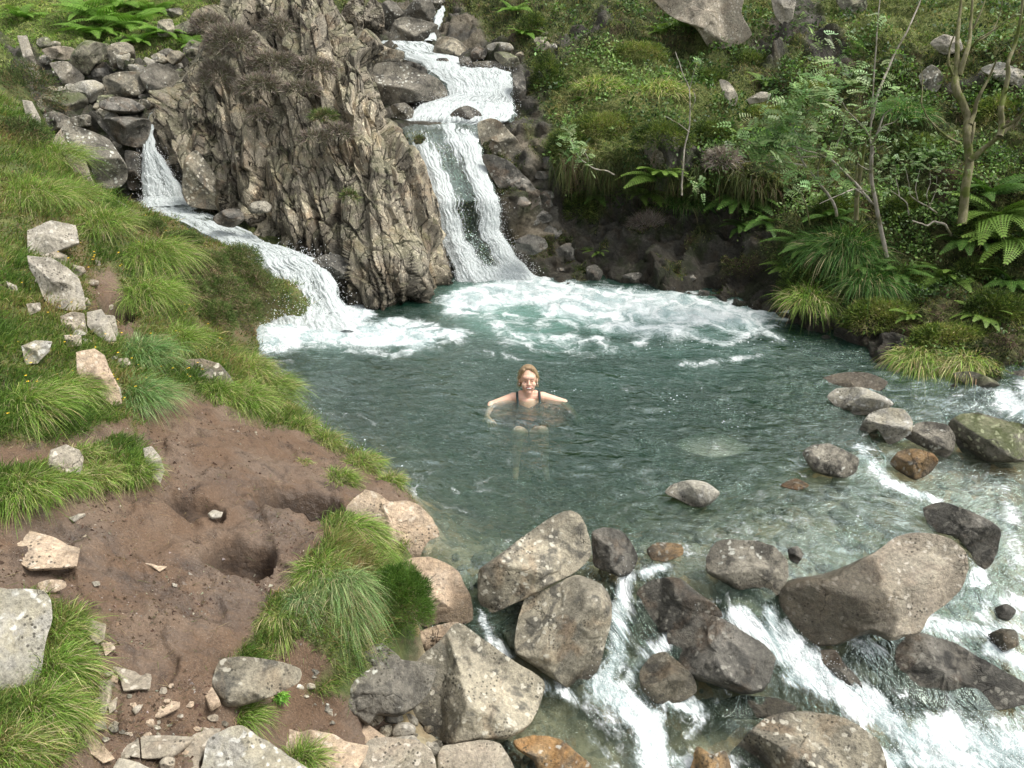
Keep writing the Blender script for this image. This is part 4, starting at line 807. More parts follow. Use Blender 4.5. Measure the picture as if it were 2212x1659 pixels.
slab('F', [(460,618),(500,610),(505,628),(475,636)], 'pale', 'tiny pale chip left of the thin sliver', th=.3)
slab('F', [(865,622),(892,624),(890,638),(868,635)], 'pale', 'tiny pale chip below the thin sliver', th=.4)
R('F', [(1060,1130),(1100,1010),(1200,985),(1400,1010),(1512,1050),(1500,1120),(1350,1195),(1200,1240),(1120,1235)], 'brown', 'brown muddy block under the peat edge', name='boulder', th=.6, planes=[(0,.9,.35)], fac=3, water=False, group=G_OUT, wetall=.3)
# left slope ledges
def led(fr, pts, mat, label, **k):
    k.setdefault('w', .15); k.setdefault('th', .5); k.setdefault('p', 3.4); k.setdefault('edge', 1); k.setdefault('push', -.15)
    return R(fr, pts, mat, label, name='rock_ledge', cat='rock ledge', group=G_LED, water=False, rough=k.pop('rough', .05), **k)
led('E', [(160,330),(300,340),(400,400),(470,470),(500,560),(510,650),(480,655),(420,660),(330,640),(260,590),(230,500),(170,400)], 'pale', 'long pale rock ledge beside the path', planes=[(.4,.6,.35)], w=.2)
led('E', [(160,180),(300,120),(450,150),(470,260),(400,290),(280,330),(160,330)], 'pale', 'scuffed grey ledge crossing the top of the path', w=.3, th=.4, rough=.06)
led('E', [(240,330),(330,300),(400,330),(390,390),(300,380)], 'tan', 'tan ledge between the scuffed grey one and the long pale one')
led('E', [(355,690),(430,660),(500,672),(522,810),(480,800),(370,792)], 'tan', 'square tan block below the long pale ledge', p=4)
led('E', [(375,800),(480,800),(487,862),(400,875)], 'tan', 'small tan block under the square one', p=4)
led('E', [(515,665),(600,645),(650,720),(695,835),(640,860),(560,790),(515,745)], 'pale', 'pale ledge in front of the peat hollow', p=3.5)
led('E', [(625,680),(680,685),(708,810),(690,825),(650,750)], 'pale', 'narrow pale rib against the peat hollow', p=3.5)
led('E', [(450,900),(560,880),(620,920),(650,1000),(700,1100),(725,1205),(680,1228),(560,1130),(490,1100),(455,1010)], 'orange', 'upright tan rock with an orange face in the grass', p=3, planes=[(.6,.3,.42)])
led('E', [(125,865),(210,828),(312,838),(292,900),(222,970),(150,978)], 'lichen', 'pale angular rock lying in the grass at the left', p=3, planes=[(0,.7,.45)])
led('E', [(1018,985),(1100,945),(1200,938),(1300,970),(1365,1040),(1420,1160),(1300,1150),(1150,1085),(1050,1062)], 'brown', 'brown boulder half hidden by the big tussock', rough=.04)
led('E', [(275,1580),(300,1480),(390,1448),(470,1480),(500,1530),(480,1630),(350,1640)], 'tan', 'rounded tan rock by the mud at the left', rough=.04)
led('E', [(848,1470),(900,1458),(950,1520),(975,1600),(950,1680),(870,1620)], 'pale', 'pale rib of rock at the edge of the mud', p=3.5)
led('E', [(35,480),(100,508),(115,565),(60,545)], 'pale', 'small pale rock at the left edge high in the grass', )
led('E', [(155,615),(240,608),(242,655),(172,685)], 'tan', 'small tan rock left of the square block')
led('E', [(190,1640),(240,1610),(260,1650),(220,1690)], 'pale', 'small pale stone below the rounded tan rock')
led('E', [(640,15),(700,0),(790,60),(830,95),(740,75)], 'tan', 'thin tan ledge beside the plunge of the left fall')
led('A', [(365,760),(400,870),(500,930),(545,1060),(575,1120),(500,1110),(420,1000),(380,930),(300,830)], 'tan', 'tan ledge left of the great round boulder')
led('A', [(100,210),(160,210),(190,300),(250,470),(200,480),(140,350)], 'pale', 'weathered ledge near the top of the left slope')
led('A', [(130,590),(190,600),(240,700),(250,790),(200,760),(150,680)], 'pale', 'pale rib on the left slope above the grass')
# upper left boulders
def up(pts, mat, label, **k): return R('A', pts, mat, label, group=G_UP, water=False, **k)
up([(360,760),(450,750),(560,785),(650,830),(700,900),(750,980),(755,1060),(710,1110),(620,1118),(570,1085),(530,1000),(470,930),(400,840)], 'grey', 'great round grey boulder left of the narrow fall', planes=[(.2,.7,.5)], fac=3, Y=11.7, rough=.03)
up([(570,715),(700,690),(880,705),(895,760),(860,860),(800,875),(700,850),(640,800)], 'dark', 'dark wet lip slab over the narrow fall', wetall=.5, fac=4, Y=12.3)
up([(740,890),(830,910),(855,1010),(830,1125),(760,1120),(745,1000)], 'dark', 'dark wet rock between the round boulder and the fall', wetall=.6, Y=12.2)
up([(210,610),(270,545),(400,535),(510,560),(525,620),(480,660),(340,670),(230,650)], 'mossy', 'broad boulder with yellow-green lichen', th=.7, planes=[(0,.9,.4)])
up([(390,525),(480,480),(560,473),(620,508),(612,560),(540,615),(500,560)], 'lichen', 'pale boulder behind the yellow-green one')
up([(590,605),(680,572),(780,588),(865,640),(800,675),(700,672),(600,645)], 'dark', 'dark flat boulder by the shallow feeder stream', planes=[(0,.9,.4)])
up([(598,660),(655,628),(712,665),(692,695),(610,695)], 'lichen', 'small round pale stone in the feeder stream')
up([(605,465),(700,425),(830,428),(865,520),(805,575),(650,565)], 'brown', 'square brown boulder behind the dark flat one', planes=[(0,.9,.5)])
up([(825,435),(920,368),(1050,425),(1065,500),(1020,565),(900,575),(850,505)], 'grey', 'pointed grey boulder next to the square brown one', planes=[(.3,.8,.5)])
up([(635,275),(720,245),(790,275),(805,380),(730,405),(655,392)], 'brown', 'upright brown boulder with a white quartz patch')
up([(685,330),(735,290),(775,320),(765,370),(745,415),(700,400)], 'lichen', 'white quartz lump in front of the upright brown boulder', Y=15.3)
up([(925,315),(1000,285),(1095,345),(1055,372),(950,352)], 'grey', 'oval grey boulder on the grass', th=.7)
up([(1035,155),(1150,105),(1240,115),(1245,195),(1100,205),(1032,182)], 'mossy', 'broad lichened boulder high beside the crag')
up([(935,125),(1020,115),(1035,212),(940,215)], 'brown', 'brown boulder left of the broad lichened one')
up([(960,62),(1060,45),(1115,90),(1000,102)], 'grey', 'flat grey rock highest beside the crag')
up([(245,295),(350,270),(445,290),(420,355),(300,345)], 'tan', 'pale pinkish slab in the upper gully', th=.5)
up([(295,375),(400,365),(500,450),(485,485),(380,505),(335,440)], 'pale', 'smooth wet slab with white streaks', th=.6, wetall=.2)
up([(415,330),(500,238),(620,258),(645,310),(560,392),(520,445),(440,405)], 'mossy', 'moss-covered green lump among the upper boulders', th=.9, rough=.09)
up([(235,690),(320,655),(420,700),(445,755),(300,780),(240,745)], 'grey', 'grey boulder above the great round one')
up([(415,700),(520,675),(595,710),(585,745),(450,750)], 'grey', 'low grey boulder touching the dark lip slab')
up([(540,415),(640,400),(645,475),(560,475)], 'dark', 'dark block under the moss-covered lump')
up([(750,380),(850,390),(860,430),(780,430)], 'lichen', 'small pale rock above the square brown boulder')
up([(1085,290),(1180,270),(1230,300),(1180,330),(1100,330)], 'grey', 'grey rock at the foot of the crag top', th=.6)
up([(1090,955),(1160,888),(1225,960),(1300,1080),(1365,1195),(1330,1245),(1130,1225),(1080,1130)], 'brown', 'smooth brown slab leaning at the foot of the crag', Y=11.75, th=.4, fac=3)
up([(1475,1230),(1500,1195),(1570,1190),(1610,1220),(1590,1260),(1490,1265)], 'grey', 'grey knob at the foot of the crag beside the left run', Y=11.0)
up([(1260,1290),(1330,1240),(1420,1240),(1450,1300),(1380,1350),(1290,1330)], 'dark', 'dark rock on the far side of the left run', Y=10.95, wetall=.4)
up([(1850,1540),(1960,1500),(2060,1540),(2080,1640),(1960,1659),(1880,1620)], 'dark', 'dark wet rock at the right of the lower left cascade', Y=10.35, wetall=.5, rough=.09)
# top of the main fall
def tp(pts, mat, label, **k): return R('B', pts, mat, label, group=G_TOP, water=False, **k)
tp([(400,560),(430,490),(520,475),(640,490),(760,540),(900,600),(970,680),(978,755),(900,770),(780,790),(600,795),(480,808),(440,700)], 'grey', 'biggest grey boulder above the main fall', planes=[(0,1.0,.4),(-.3,-.5,.6)], fac=2, rough=.035, Y=14.05, wetall=.1)
tp([(540,230),(580,150),(660,128),(780,150),(905,190),(890,260),(840,322),(700,325),(540,325)], 'grey', 'flat-topped grey boulder at the head of the gully', planes=[(0,.9,.4)], rough=.04)
tp([(900,300),(960,278),(1050,300),(1130,370),(1120,425),(1000,452),(880,432),(868,390)], 'brown', 'rounded brown boulder right of the upper cascade', planes=[(0,.8,.5)])
tp([(655,80),(720,0),(830,-30),(890,90),(860,155),(750,155),(680,130)], 'grey', 'grey boulder cut by the top edge above the flat-topped one')
tp([(480,20),(560,5),(645,100),(600,145),(520,205),(490,150)], 'grey', 'grey boulder wedged left of the flat-topped one')
tp([(310,130),(400,-20),(480,60),(497,200),(460,295),(380,300),(320,240)], 'crag', 'slanting grey slab leaning against the crag side', rough=.07, p=3)
tp([(160,100),(230,0),(330,-20),(340,140),(320,300),(250,260)], 'crag', 'second slanting slab close behind the crag edge', rough=.07, p=3)
tp([(1278,350),(1350,322),(1460,332),(1492,380),(1440,402),(1300,384)], 'lichen', 'small pale flat boulder right of the rounded brown one', th=.6)
tp([(1158,400),(1210,358),(1285,388),(1262,452),(1160,458)], 'dark', 'small dark block under the pale flat boulder')
tp([(330,360),(440,328),(530,368),(645,400),(635,475),(520,470),(420,485),(370,450)], 'brown', 'low brown boulder left of the upper cascade', th=.6)
tp([(1340,402),(1430,398),(1520,440),(1535,512),(1440,525),(1350,455)], 'mossy', 'mossy brown rock at the right of the upper cascade')
tp([(990,900),(1040,840),(1130,808),(1230,860),(1255,935),(1180,972),(1070,962)], 'dark', 'dark wet rock splitting the broad cascade', wetall=.5, Y=13.45, fac=5)
tp([(1065,442),(1150,438),(1162,512),(1090,525)], 'dark', 'little dark rock beside the upper spill', wetall=.3, Y=15.3)
tp([(1215,940),(1310,905),(1400,950),(1500,1050),(1565,1150),(1530,1245),(1440,1255),(1380,1195),(1300,1215),(1235,1130),(1212,1010)], 'brown', 'rough brown shoulder of rock right of the lip', Y=12.7, th=.5, rough=.09, fac=6)
tp([(1240,1200),(1330,1190),(1460,1240),(1560,1340),(1680,1480),(1700,1600),(1560,1640),(1440,1520),(1340,1400)], 'dark', 'dark wet rock face right of the main fall', Y=12.2, th=.35, rough=.12, wetall=.4)
tp([(1480,560),(1560,548),(1585,700),(1550,805),(1492,800)], 'dark', 'wet dark block at the right of the broad cascade', Y=14.1, wetall=.4)
tp([(640,482),(720,476),(812,520),(825,562),(720,545)], 'dark', 'small dark rock above the biggest grey boulder', Y=15.0)
tp([(540,812),(650,788),(722,850),(692,935),(600,925)], 'grey', 'wet grey rock below the biggest grey boulder', wetall=.6, Y=13.45)
tp([(1170,480),(1340,468),(1425,530),(1300,555),(1190,545)], 'grey', 'flat wet shelf right of the upper spill', wetall=.5, th=.4, Y=15.15)
tp([(895,452),(980,448),(1003,520),(910,532)], 'dark', 'dark stone in the middle of the upper spill', wetall=.5, Y=15.35)
tp([(830,0),(900,-30),(960,0),(950,60),(890,80)], 'grey', 'pale grey rock at the very top of the gully')
tp([(1500,1850),(1600,1800),(1720,1830),(1750,1900),(1640,1960),(1520,1930)], 'dark', 'round dark rock at the waterline right of the fall', Y=11.3)
# right bank rocks
def rb(pts, mat, label, fr='C', **k): return R(fr, pts, mat, label, group='rocks standing out of the right bank', water=False, **k)
rb([(560,-60),(960,-60),(970,60),(1012,150),(960,192),(880,212),(820,202),(760,120),(640,60)], 'tan', 'overhanging block with a pale broken face high on the right bank', th=.8, planes=[(.8,.2,.4),(-.7,.7,.45)], fac=2, p=3, rough=.05)
rb([(540,645),(600,600),(680,630),(745,640),(785,690),(740,760),(660,792),(600,762),(555,705)], 'brown', 'square brown block jutting from the middle of the right bank', p=3, th=.7, fac=4, rough=.06)
rb([(868,350),(912,358),(952,420),(932,472),(900,440)], 'pale', 'narrow pale rock showing through the moss', th=.6)
rb([(978,442),(1050,400),(1097,410),(1070,442),(1000,455)], 'pale', 'flat pale rock with an orange tip right of the narrow one', th=.5)
rb([(1098,-20),(1202,-20),(1190,80),(1150,112),(1110,62)], 'pale', 'pale grey slab at the top edge of the right bank', th=.4)
rb([(1790,190),(1850,150),(1920,170),(1930,220),(1850,240)], 'pale', 'pale stones behind the mossy trunk', rough=.12)
rb([(2010,300),(2090,270),(2180,300),(2260,340),(2200,390),(2080,350)], 'lichen', 'pale rock at the right edge of the bank', rough=.1, th=.5)
rb([(1740,330),(1800,280),(1850,330),(1820,400),(1760,390)], 'grey', 'grey rock left of the mossy trunk', rough=.1, th=.5)
rb([(350,860),(430,800),(520,810),(560,870),(500,920),(400,920)], 'dark', 'blue-grey wet rock low on the wall near the fall', fr='M', wetall=.3)
rb([(250,260),(320,235),(400,270),(390,330),(290,320)], 'dark', 'dark blue-grey rock under the moss near the lip', fr='M', wetall=.2)
rb([(560,960),(620,940),(670,990),(650,1040),(570,1045)], 'dark', 'pointed dark rock at the waterline by the foam', fr='M', wetall=.4)
rb([(800,1010),(900,990),(960,1030),(940,1090),(820,1080)], 'dark', 'low brown rock at the foam edge', fr='M', wetall=.4)
rb([(1000,-10),(1180,-10),(1190,60),(1110,90),(1020,50)], 'mossy', 'mossy rock beside the overhanging block', fr='J', th=.4)

# small stones bedded in the grass strip and loose rubble
_rs = np.random.RandomState(5)
_seen = set()
def loose(poly, n, rr, mats, label, group, name='stone', cat='stone', w=.3, th=.7):
    P_ = np.array(poly, float); lo, hi = P_.min(0), P_.max(0); k = 0
    while k < n:
        c = lo+_rs.rand(2)*(hi-lo)
        if not inpoly(c[:1], c[1:], poly)[0]: continue
        r = _rs.uniform(*rr); m = _rs.randint(5, 9); a = np.sort(_rs.rand(m)*.6+np.arange(m))/m*2*pi; f = _rs.uniform(.5, .8); ra = _rs.uniform(.75, 1.15, m)
        pts = [(c[0]+r*ra[i]*cos(a[i]), c[1]+f*r*ra[i]*sin(a[i])) for i in range(m)]
        mt = mats[_rs.randint(len(mats))]; q_ = (c-lo)/(hi-lo)
        sz = 'tiny' if r < rr[0]+(rr[1]-rr[0])*.3 else 'larger' if r > rr[0]+(rr[1]-rr[0])*.72 else 'middling'
        plc = ('far ' if q_[1] < .33 else 'near ' if q_[1] > .66 else 'middle ')+('left' if q_[0] < .33 else 'right' if q_[0] > .66 else 'centre')
        wd = {'pale': 'pale grey', 'tan': 'tan', 'lichen': 'lichened', 'orange': 'orange', 'brown': 'brown', 'grey': 'grey', 'mossy': 'mossy', 'dark': 'dark'}[mt]
        lb = '%s %s %s, %s of them' % (sz, wd, label, plc)
        if lb in _seen: k += 1; continue
        _seen.add(lb)
        rock('D', pts, mt, lb, name=name, cat=cat, group=group, water=False, w=w, th=th, fac=3, p=3, rough=.06, edge=1); k += 1
loose([(60,470),(180,480),(230,620),(290,760),(250,880),(180,840),(150,700),(70,600)], 36, (8, 20), ['pale', 'tan', 'lichen'], 'stone in the rocky strip of the left slope', 'small stones in the rocky strip of the left slope')
loose([(215,1440),(330,1440),(500,1560),(420,1640),(240,1640),(190,1540)], 60, (5, 15), ['tan', 'orange', 'brown'], 'stone in the rubble below the mud', 'loose rubble below the mud', w=.7, th=.5)
loose([(850,1545),(960,1500),(1010,1600),(990,1659),(860,1650)], 24, (7, 15), ['grey', 'pale', 'brown'], 'cobble between the boulders at the bottom', 'small cobbles at the bottom')
loose([(640,1450),(720,1440),(800,1560),(700,1570),(640,1530)], 14, (7, 16), ['brown', 'tan', 'grey'], 'stone in the hollow under the tussocks', 'small stones in the muddy hollow')
loose([(90,90),(480,100),(400,200),(320,260),(120,270)], 50, (10, 24), ['grey', 'lichen', 'brown', 'mossy'], 'boulder filling the upper left stream', 'small boulders of the upper left stream', name='boulder', cat='boulder')
loose([(1180,560),(1500,600),(1640,640),(1500,640),(1200,600)], 5, (8, 16), ['dark'], 'rock at the foot of the dark wall', 'small dark rocks at the foot of the wall', name='boulder', cat='boulder')
loose([(1130,330),(1200,400),(1210,540),(1170,560),(1110,420)], 14, (12, 26), ['dark'], 'broken rock right of the main fall', 'broken rocks right of the main fall', name='boulder', cat='boulder')
loose([(1150,30),(1240,60),(1160,180),(1120,130)], 8, (10, 20), ['mossy', 'brown', 'grey'], 'rock beside the top gully', 'small mossy rocks beside the gully', name='boulder', cat='boulder')
# cobbles of the stream bed, too many to count
def bed_cobbles(n):
    V = []; Q = []; o_ = 0; base = ell_(8, 6); W = []
    while o_ < n:
        u, v = _rs.uniform(950, 2212), _rs.uniform(1010, 1330)
        q = PZ(u, v, -.12); z = float(zg(q[:1], q[1:2])[0]); zz = float(zw(q[:1], q[1:2])[0])
        if z > zz-.03 or zz-z > .6: continue
        r = _rs.uniform(.02, .09)*(1 if _rs.rand() < .8 else 1.8); s = r*np.array([_rs.uniform(.8, 1.4), _rs.uniform(.8, 1.3), _rs.uniform(.4, .7)]); a = _rs.rand()*6.3
        b = base[0]*s; b = np.stack([b[:, 0]*cos(a)-b[:, 1]*sin(a), b[:, 0]*sin(a)+b[:, 1]*cos(a), b[:, 2]], -1)+fbm(base[0]*1.3+o_, 2)[:, None]*r*.35
        V.append(b+np.array([q[0], q[1], min(z+s[2]*.3, zz-.02-s[2])])); Q.append(base[1]+len(base[0])*o_); o_ += 1
    return np.concatenate(V), np.concatenate(Q)
def ell_(nu, nv):
    th = np.linspace(0, 2*pi, nu*2, endpoint=False); ph = np.linspace(.08, pi-.08, nv*2)
    return np.stack([np.outer(np.sin(ph), np.cos(th)), np.outer(np.sin(ph), np.sin(th)), np.outer(np.cos(ph), np.ones(nu*2))], -1).reshape(-1, 3), gridq(nu*2, nv*2, True)
BV_, BQ_ = bed_cobbles(420)
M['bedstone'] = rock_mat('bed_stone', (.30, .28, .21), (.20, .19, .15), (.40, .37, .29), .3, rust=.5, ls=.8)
tag(mesh('pebbles', BV_, quads=BQ_, mat=M['bedstone']), 'rounded cobbles of the stream bed seen through the shallow water', 'pebbles', kind='stuff')
# ------------------------------------------------------------------ vegetation
RS = np.random.RandomState(11)
def unit(a): return a/(np.linalg.norm(a, axis=-1, keepdims=True)+1e-9)
GAIN = 1.0
def blades(name, B, D, L, W, droop, C, nseg=2, mat='grass', parent=None, sidev=None, loc=None):
    n = len(B); t = np.linspace(0, 1, nseg+1)
    side = unit(np.cross(D, RS.normal(size=(n, 3)))) if sidev is None else sidev
    rows_ = []
    for k in range(nseg+1):
        p = B+D*(L*t[k])[:, None]; p[:, 2] -= droop*L*t[k]**2
        if k < nseg:
            ww = (W*.5*(1-t[k]**1.6*.75))[:, None]; rows_ += [p-side*ww, p+side*ww]
        else: rows_.append(p)
    V = np.stack(rows_, 1); m = 2*nseg+1
    if loc is not None: V = V-np.asarray(loc)
    i0 = np.arange(n)[:, None]*m
    q = np.concatenate([i0+np.array([2*k, 2*k+1, 2*k+3, 2*k+2]) for k in range(nseg-1)]) if nseg > 1 else None
    tr = i0+np.array([2*nseg-2, 2*nseg-1, 2*nseg])
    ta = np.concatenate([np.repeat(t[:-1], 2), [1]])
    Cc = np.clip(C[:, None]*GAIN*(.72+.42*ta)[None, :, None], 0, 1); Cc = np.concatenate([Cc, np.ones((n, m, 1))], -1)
    o = mesh(name, V.reshape(-1, 3), quads=q, tris=tr, mat=M[mat], attrs={'Col': Cc.reshape(-1, 4)}, parent=parent)
    if loc is not None: o.location = loc
    return o
def pal(n, cols, wts, P=None, sc=1., jit=.22):
    cols = np.array(cols); wts = np.array(wts, float); wts /= wts.sum()
    if P is None: k = RS.choice(len(cols), n, p=wts)
    else:
        f = fbm(P*sc+31, 3)+RS.normal(size=n)*.22; o = f.argsort().argsort()/max(1, n-1); k = np.minimum(np.searchsorted(np.cumsum(wts), o), len(cols)-1)
    return np.clip(cols[k]*(1+jit*RS.normal(size=(n, 1)))*(1+.06*RS.normal(size=(n, 3))), .004, .9)
def sample(G, nu, nv, wt, n):
    w2 = wt.reshape(nv, nu)[:-1, :-1].ravel(); w2 = w2/w2.sum()
    k = RS.choice(len(w2), n, p=w2); j, i = k//(nu-1), k % (nu-1); a = j*nu+i
    s, t = RS.rand(n, 1), RS.rand(n, 1)
    return G[a]*(1-s)*(1-t)+G[a+1]*s*(1-t)+G[a+nu]*(1-s)*t+G[a+nu+1]*s*t, a
def gnorm(V, nu, nv):
    n = vnormals(V, nu, nv); n[n[:, 2] < 0] *= -1; return n
GREEN = [(.06,.105,.025), (.10,.165,.035), (.15,.215,.055), (.22,.235,.09), (.32,.26,.14), (.20,.14,.075)]
GN = gnorm(GR['V'], GR['nu'], GR['nv'])
vis = ((GR['u'] > -120) & (GR['u'] < 1050) & (GR['v'] > 40) & (GR['v'] < 1800)).astype(float)
gm = (1-GR['mud'])**2*(1-GR['bed'])*vis*(GR['V'][:, 2] > GR['V'][:, 2]*0+.06-.0)*(GR['V'][:, 1] < 11.9)
tuftn = sstep(-.35, .25, fbm(GR['V']*3.2+2, 3))
GAIN = 1.5
nc = 11000
c, a = sample(GR['V'], GR['nu'], GR['nv'], gm*(.35+tuftn)*(1-.55*GR['dry']), nc)
kk = RS.randint(9, 20, nc); idx = np.repeat(np.arange(nc), kk); n = len(idx)
dist = np.linalg.norm(c-CAM, axis=1)
B = c[idx]+np.concatenate([RS.normal(size=(n, 2))*.022, np.zeros((n, 1))], -1)*(dist[idx]/5)[:, None]
lean = unit(np.stack([.55+0*c[:, 0], -.35+.5*fbm(c*.8, 2), np.zeros(nc)], -1))[idx]
D = unit(GN[a][idx]*.55+np.array([0, 0, .75])+RS.normal(size=(n, 3))*.33+lean*.45)
Lm = (.065+.085*sstep(-.2, .4, fbm(c*1.4+6, 3)))[idx]*RS.uniform(.5, 1.35, n)
dr = GR['dry'][a][idx]
C = pal(n, GREEN, [2, 3.2, 2.8, 1.7, 1.2, .7], B, 1.3, .3)
C = np.where((RS.rand(n) < dr*.55)[:, None], pal(n, [(.20,.13,.07), (.16,.15,.05), (.26,.20,.11)], [1, 1, 1]), C)
Lm = Lm*(1-.45*dr)
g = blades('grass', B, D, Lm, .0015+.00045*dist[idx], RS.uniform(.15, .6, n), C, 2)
tag(g, 'short bright green grass covering the left slope', 'grass', kind='stuff')
# low moss and bilberry between the grass
n = 60000; c, a = sample(GR['V'], GR['nu'], GR['nv'], gm, n); dist = np.linalg.norm(c-CAM, axis=1)
D = unit(GN[a]+RS.normal(size=(n, 3))*.7)
C = pal(n, [(.045,.07,.015), (.085,.115,.025), (.15,.15,.045), (.14,.09,.045), (.21,.16,.085)], [1.5, 2, 2, 1.5, 1.2], c, 1.5)
g = blades('moss', c, D, RS.uniform(.012, .035, n)*(dist/7), .006+.0008*dist, .1*np.ones(n), C, 1)
tag(g, 'low moss and bilberry leaves between the grass tufts', 'ground cover', kind='stuff')
n = 110; c, a = sample(GR['V'], GR['nu'], GR['nv'], gm*polym(GR['u'], GR['v'], [(60,560),(330,480),(430,640),(500,800),(330,880),(0,900)], 30), n)
V = []; T = []
for k in range(n):
    p = c[k]+GN[a[k]]*RS.uniform(.05, .12); r = RS.uniform(.005, .010); m = len(V)
    for q in range(6): V.append(p+r*np.array([cos(q*pi/3), sin(q*pi/3)*.9, .25*(q % 2)]))
    V.append(p+np.array([0, 0, r*.5]))
    for q in range(6): T.append((m+q, m+(q+1) % 6, m+6))
M['flower'] = plain('yellow_petals', (.75, .48, .03), .6)
tag(mesh('flowers', V, tris=T, mat=M['flower']), 'tiny yellow flowers dotted through the grass of the left slope', 'flowers', kind='stuff')

GAIN = 1.35
# right bank and upper hillside cover
vis = ((HL['u'] > -60) & (HL['u'] < 2280) & (HL['v'] > -80)).astype(float)
hid = 1-polym(HL['u'], HL['v'], TF('K', [(430,0),(375,110),(200,390),(55,660),(250,1050),(700,1280),(1080,1600),(1648,1490),(1360,680),(1190,360),(1040,80),(975,0)]), 1)
sl = fbm(HL['V']*2.1+3, 4)
wt = vis*hid*np.clip(1-HL['rk']*1.02, 0, 1)*(.4+sstep(-.3, .3, sl))
n = 175000; c, a = sample(HL['V'], hu, hv, wt, n); dist = np.linalg.norm(c-CAM, axis=1); N = HL['N'][a]
gy = HL['gy'][a]; ln = fbm(c*.8+11, 3)
D = unit(N*.8+np.array([0, 0, .35])+RS.normal(size=(n, 3))*.5)
grassy = (RS.rand(n) < (.18+.45*gy+.3*(ln > .1)))
L = np.where(grassy, RS.uniform(.05, .13, n), RS.uniform(.018, .05, n))*(dist/11)
CA = pal(n, [(.016,.026,.009), (.04,.06,.018), (.085,.115,.034), (.15,.16,.06), (.14,.10,.06), (.10,.12,.04), (.20,.18,.09)], [2.4, 2.4, 2.2, 1.5, 1.3, 1, 1], c, 2.4, .38)
CB = pal(n, [(.08,.12,.03), (.14,.18,.05), (.22,.23,.09), (.30,.26,.14)], [1.5, 2.5, 2.2, 1.4], c, 1.3, .25)
C = np.where((grassy | (RS.rand(n) < gy*.6))[:, None], CB, CA)
upl = polym(HL['u'][a], HL['v'][a], [(-300,-200),(480,-200),(440,130),(150,200),(-300,200)], 10)[:, None]; C = C*(1+upl*np.array([[.35, .6, .2]]))
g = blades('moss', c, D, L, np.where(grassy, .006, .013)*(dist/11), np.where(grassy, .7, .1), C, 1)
tag(g, 'mixed moss, bilberry and grass covering the right bank and the upper slopes', 'ground cover', kind='stuff')

# leafy undergrowth: small leaves held over the slope
n = 26000; wl = vis*(1-HL['rk']*.75)*polym(HL['u'], HL['v'], [(1130,0),(1180,300),(1220,420),(1500,480),(1680,560),(1750,700),(2000,800),(2300,880),(2300,0)], 20)*sstep(-.1, .35, fbm(HL['V']*1.6+21, 3))
c, a = sample(HL['V'], hu, hv, wl, n); N = HL['N'][a]; c = c+N*RS.uniform(.02, .16, n)[:, None]; dist = np.linalg.norm(c-CAM, axis=1)
d = unit(RS.normal(size=(n, 3))+N*.6-np.array([0, 0, .2])); s_ = unit(np.cross(d, unit(RS.normal(size=(n, 3))*.5+[0, -.3, 1]))); Ls = (RS.uniform(.018, .05, n)*dist/10)[:, None]
V = np.stack([c, c+d*Ls*.45+s_*Ls*.3, c+d*Ls, c+d*Ls*.45-s_*Ls*.3], 1).reshape(-1, 3)
C = pal(n, [(.03,.06,.015), (.06,.11,.025), (.11,.18,.045), (.18,.26,.09)], [2, 2.4, 1.8, .8], c, 1.1, .3)*1.15
tag(mesh('undergrowth', V, quads=np.arange(n*4).reshape(-1, 4), mat=M['leaf'], smooth=False, attrs={'Col': np.repeat(np.concatenate([np.clip(C, 0, 1), np.ones((n, 1))], -1), 4, 0)}), 'tangle of small leaves covering the right bank', 'undergrowth', kind='stuff')
# hanging grass and roots along the lip of the wall
GAIN = .95; n = 5200; t_ = RS.rand(n*6); t_ = t_[fbm(np.stack([t_*26, t_*0, t_*0+3], -1), 3)+RS.normal(size=len(t_))*.12 > .12][:n]; n = len(t_); lu = np.interp(t_, [0, .2, .5, .8, 1], [1190, 1280, 1450, 1620, 1720]); lv = np.interp(t_, [0, .2, .5, .8, 1], [350, 365, 372, 395, 470])+RS.normal(size=n)*10
c = PY(lu, lv, Yh(lu, lv))+np.array([0, -.10, .02])+RS.normal(size=(n, 3))*[.02, .06, .03]
C = pal(n, [(.05,.075,.02), (.09,.12,.03), (.15,.15,.06), (.12,.085,.05)], [2, 2, 1.2, 1.2], c, 2.)
tag(blades('hanging_grass', c, unit(np.array([0, -.6, .1])+RS.normal(size=(n, 3))*.5), RS.uniform(.03, .26, n)**1.0, .007*np.ones(n), RS.uniform(.7, 1.5, n), C, 3), 'grass and heather stems hanging over the lip of the dark wall', 'hanging grass', kind='stuff')
# straw and peat crumbs lying on the mud
n = 1500; c, a = sample(GR['V'], GR['nu'], GR['nv'], GR['mud']*(GR['u'] > -60)*(GR['u'] < 950)*(GR['v'] < 1700), n); GAIN = 1.2
dd = unit(RS.normal(size=(n, 3))*[1, 1, .08]); tag(blades('straw', c+[0, 0, .004], dd, RS.uniform(.02, .09, n), .0022*np.ones(n), .06*np.ones(n), pal(n, [(.3,.24,.14), (.16,.11,.06), (.12,.16,.05)], [2, 2, .7]), 2), 'bits of straw lying on the mud', 'straw', kind='stuff')
n = 4200; c, a = sample(GR['V'], GR['nu'], GR['nv'], GR['mud']**2*(GR['u'] > -60)*(GR['u'] < 950)*(GR['v'] < 1700)*sstep(-.15, .3, fbm(GR['V']*2.6+60, 3)), n)
T4 = np.array([(1, 0, -.3), (-.5, .87, -.3), (-.5, -.87, -.3), (0, 0, .8)]); r = RS.uniform(.003, .011, n)*RS.uniform(.5, 1.5, n)
V = (c[:, None]+(T4[None]+RS.normal(size=(n, 4, 3))*.35)*r[:, None, None]).reshape(-1, 3); b = np.arange(n)[:, None]*4
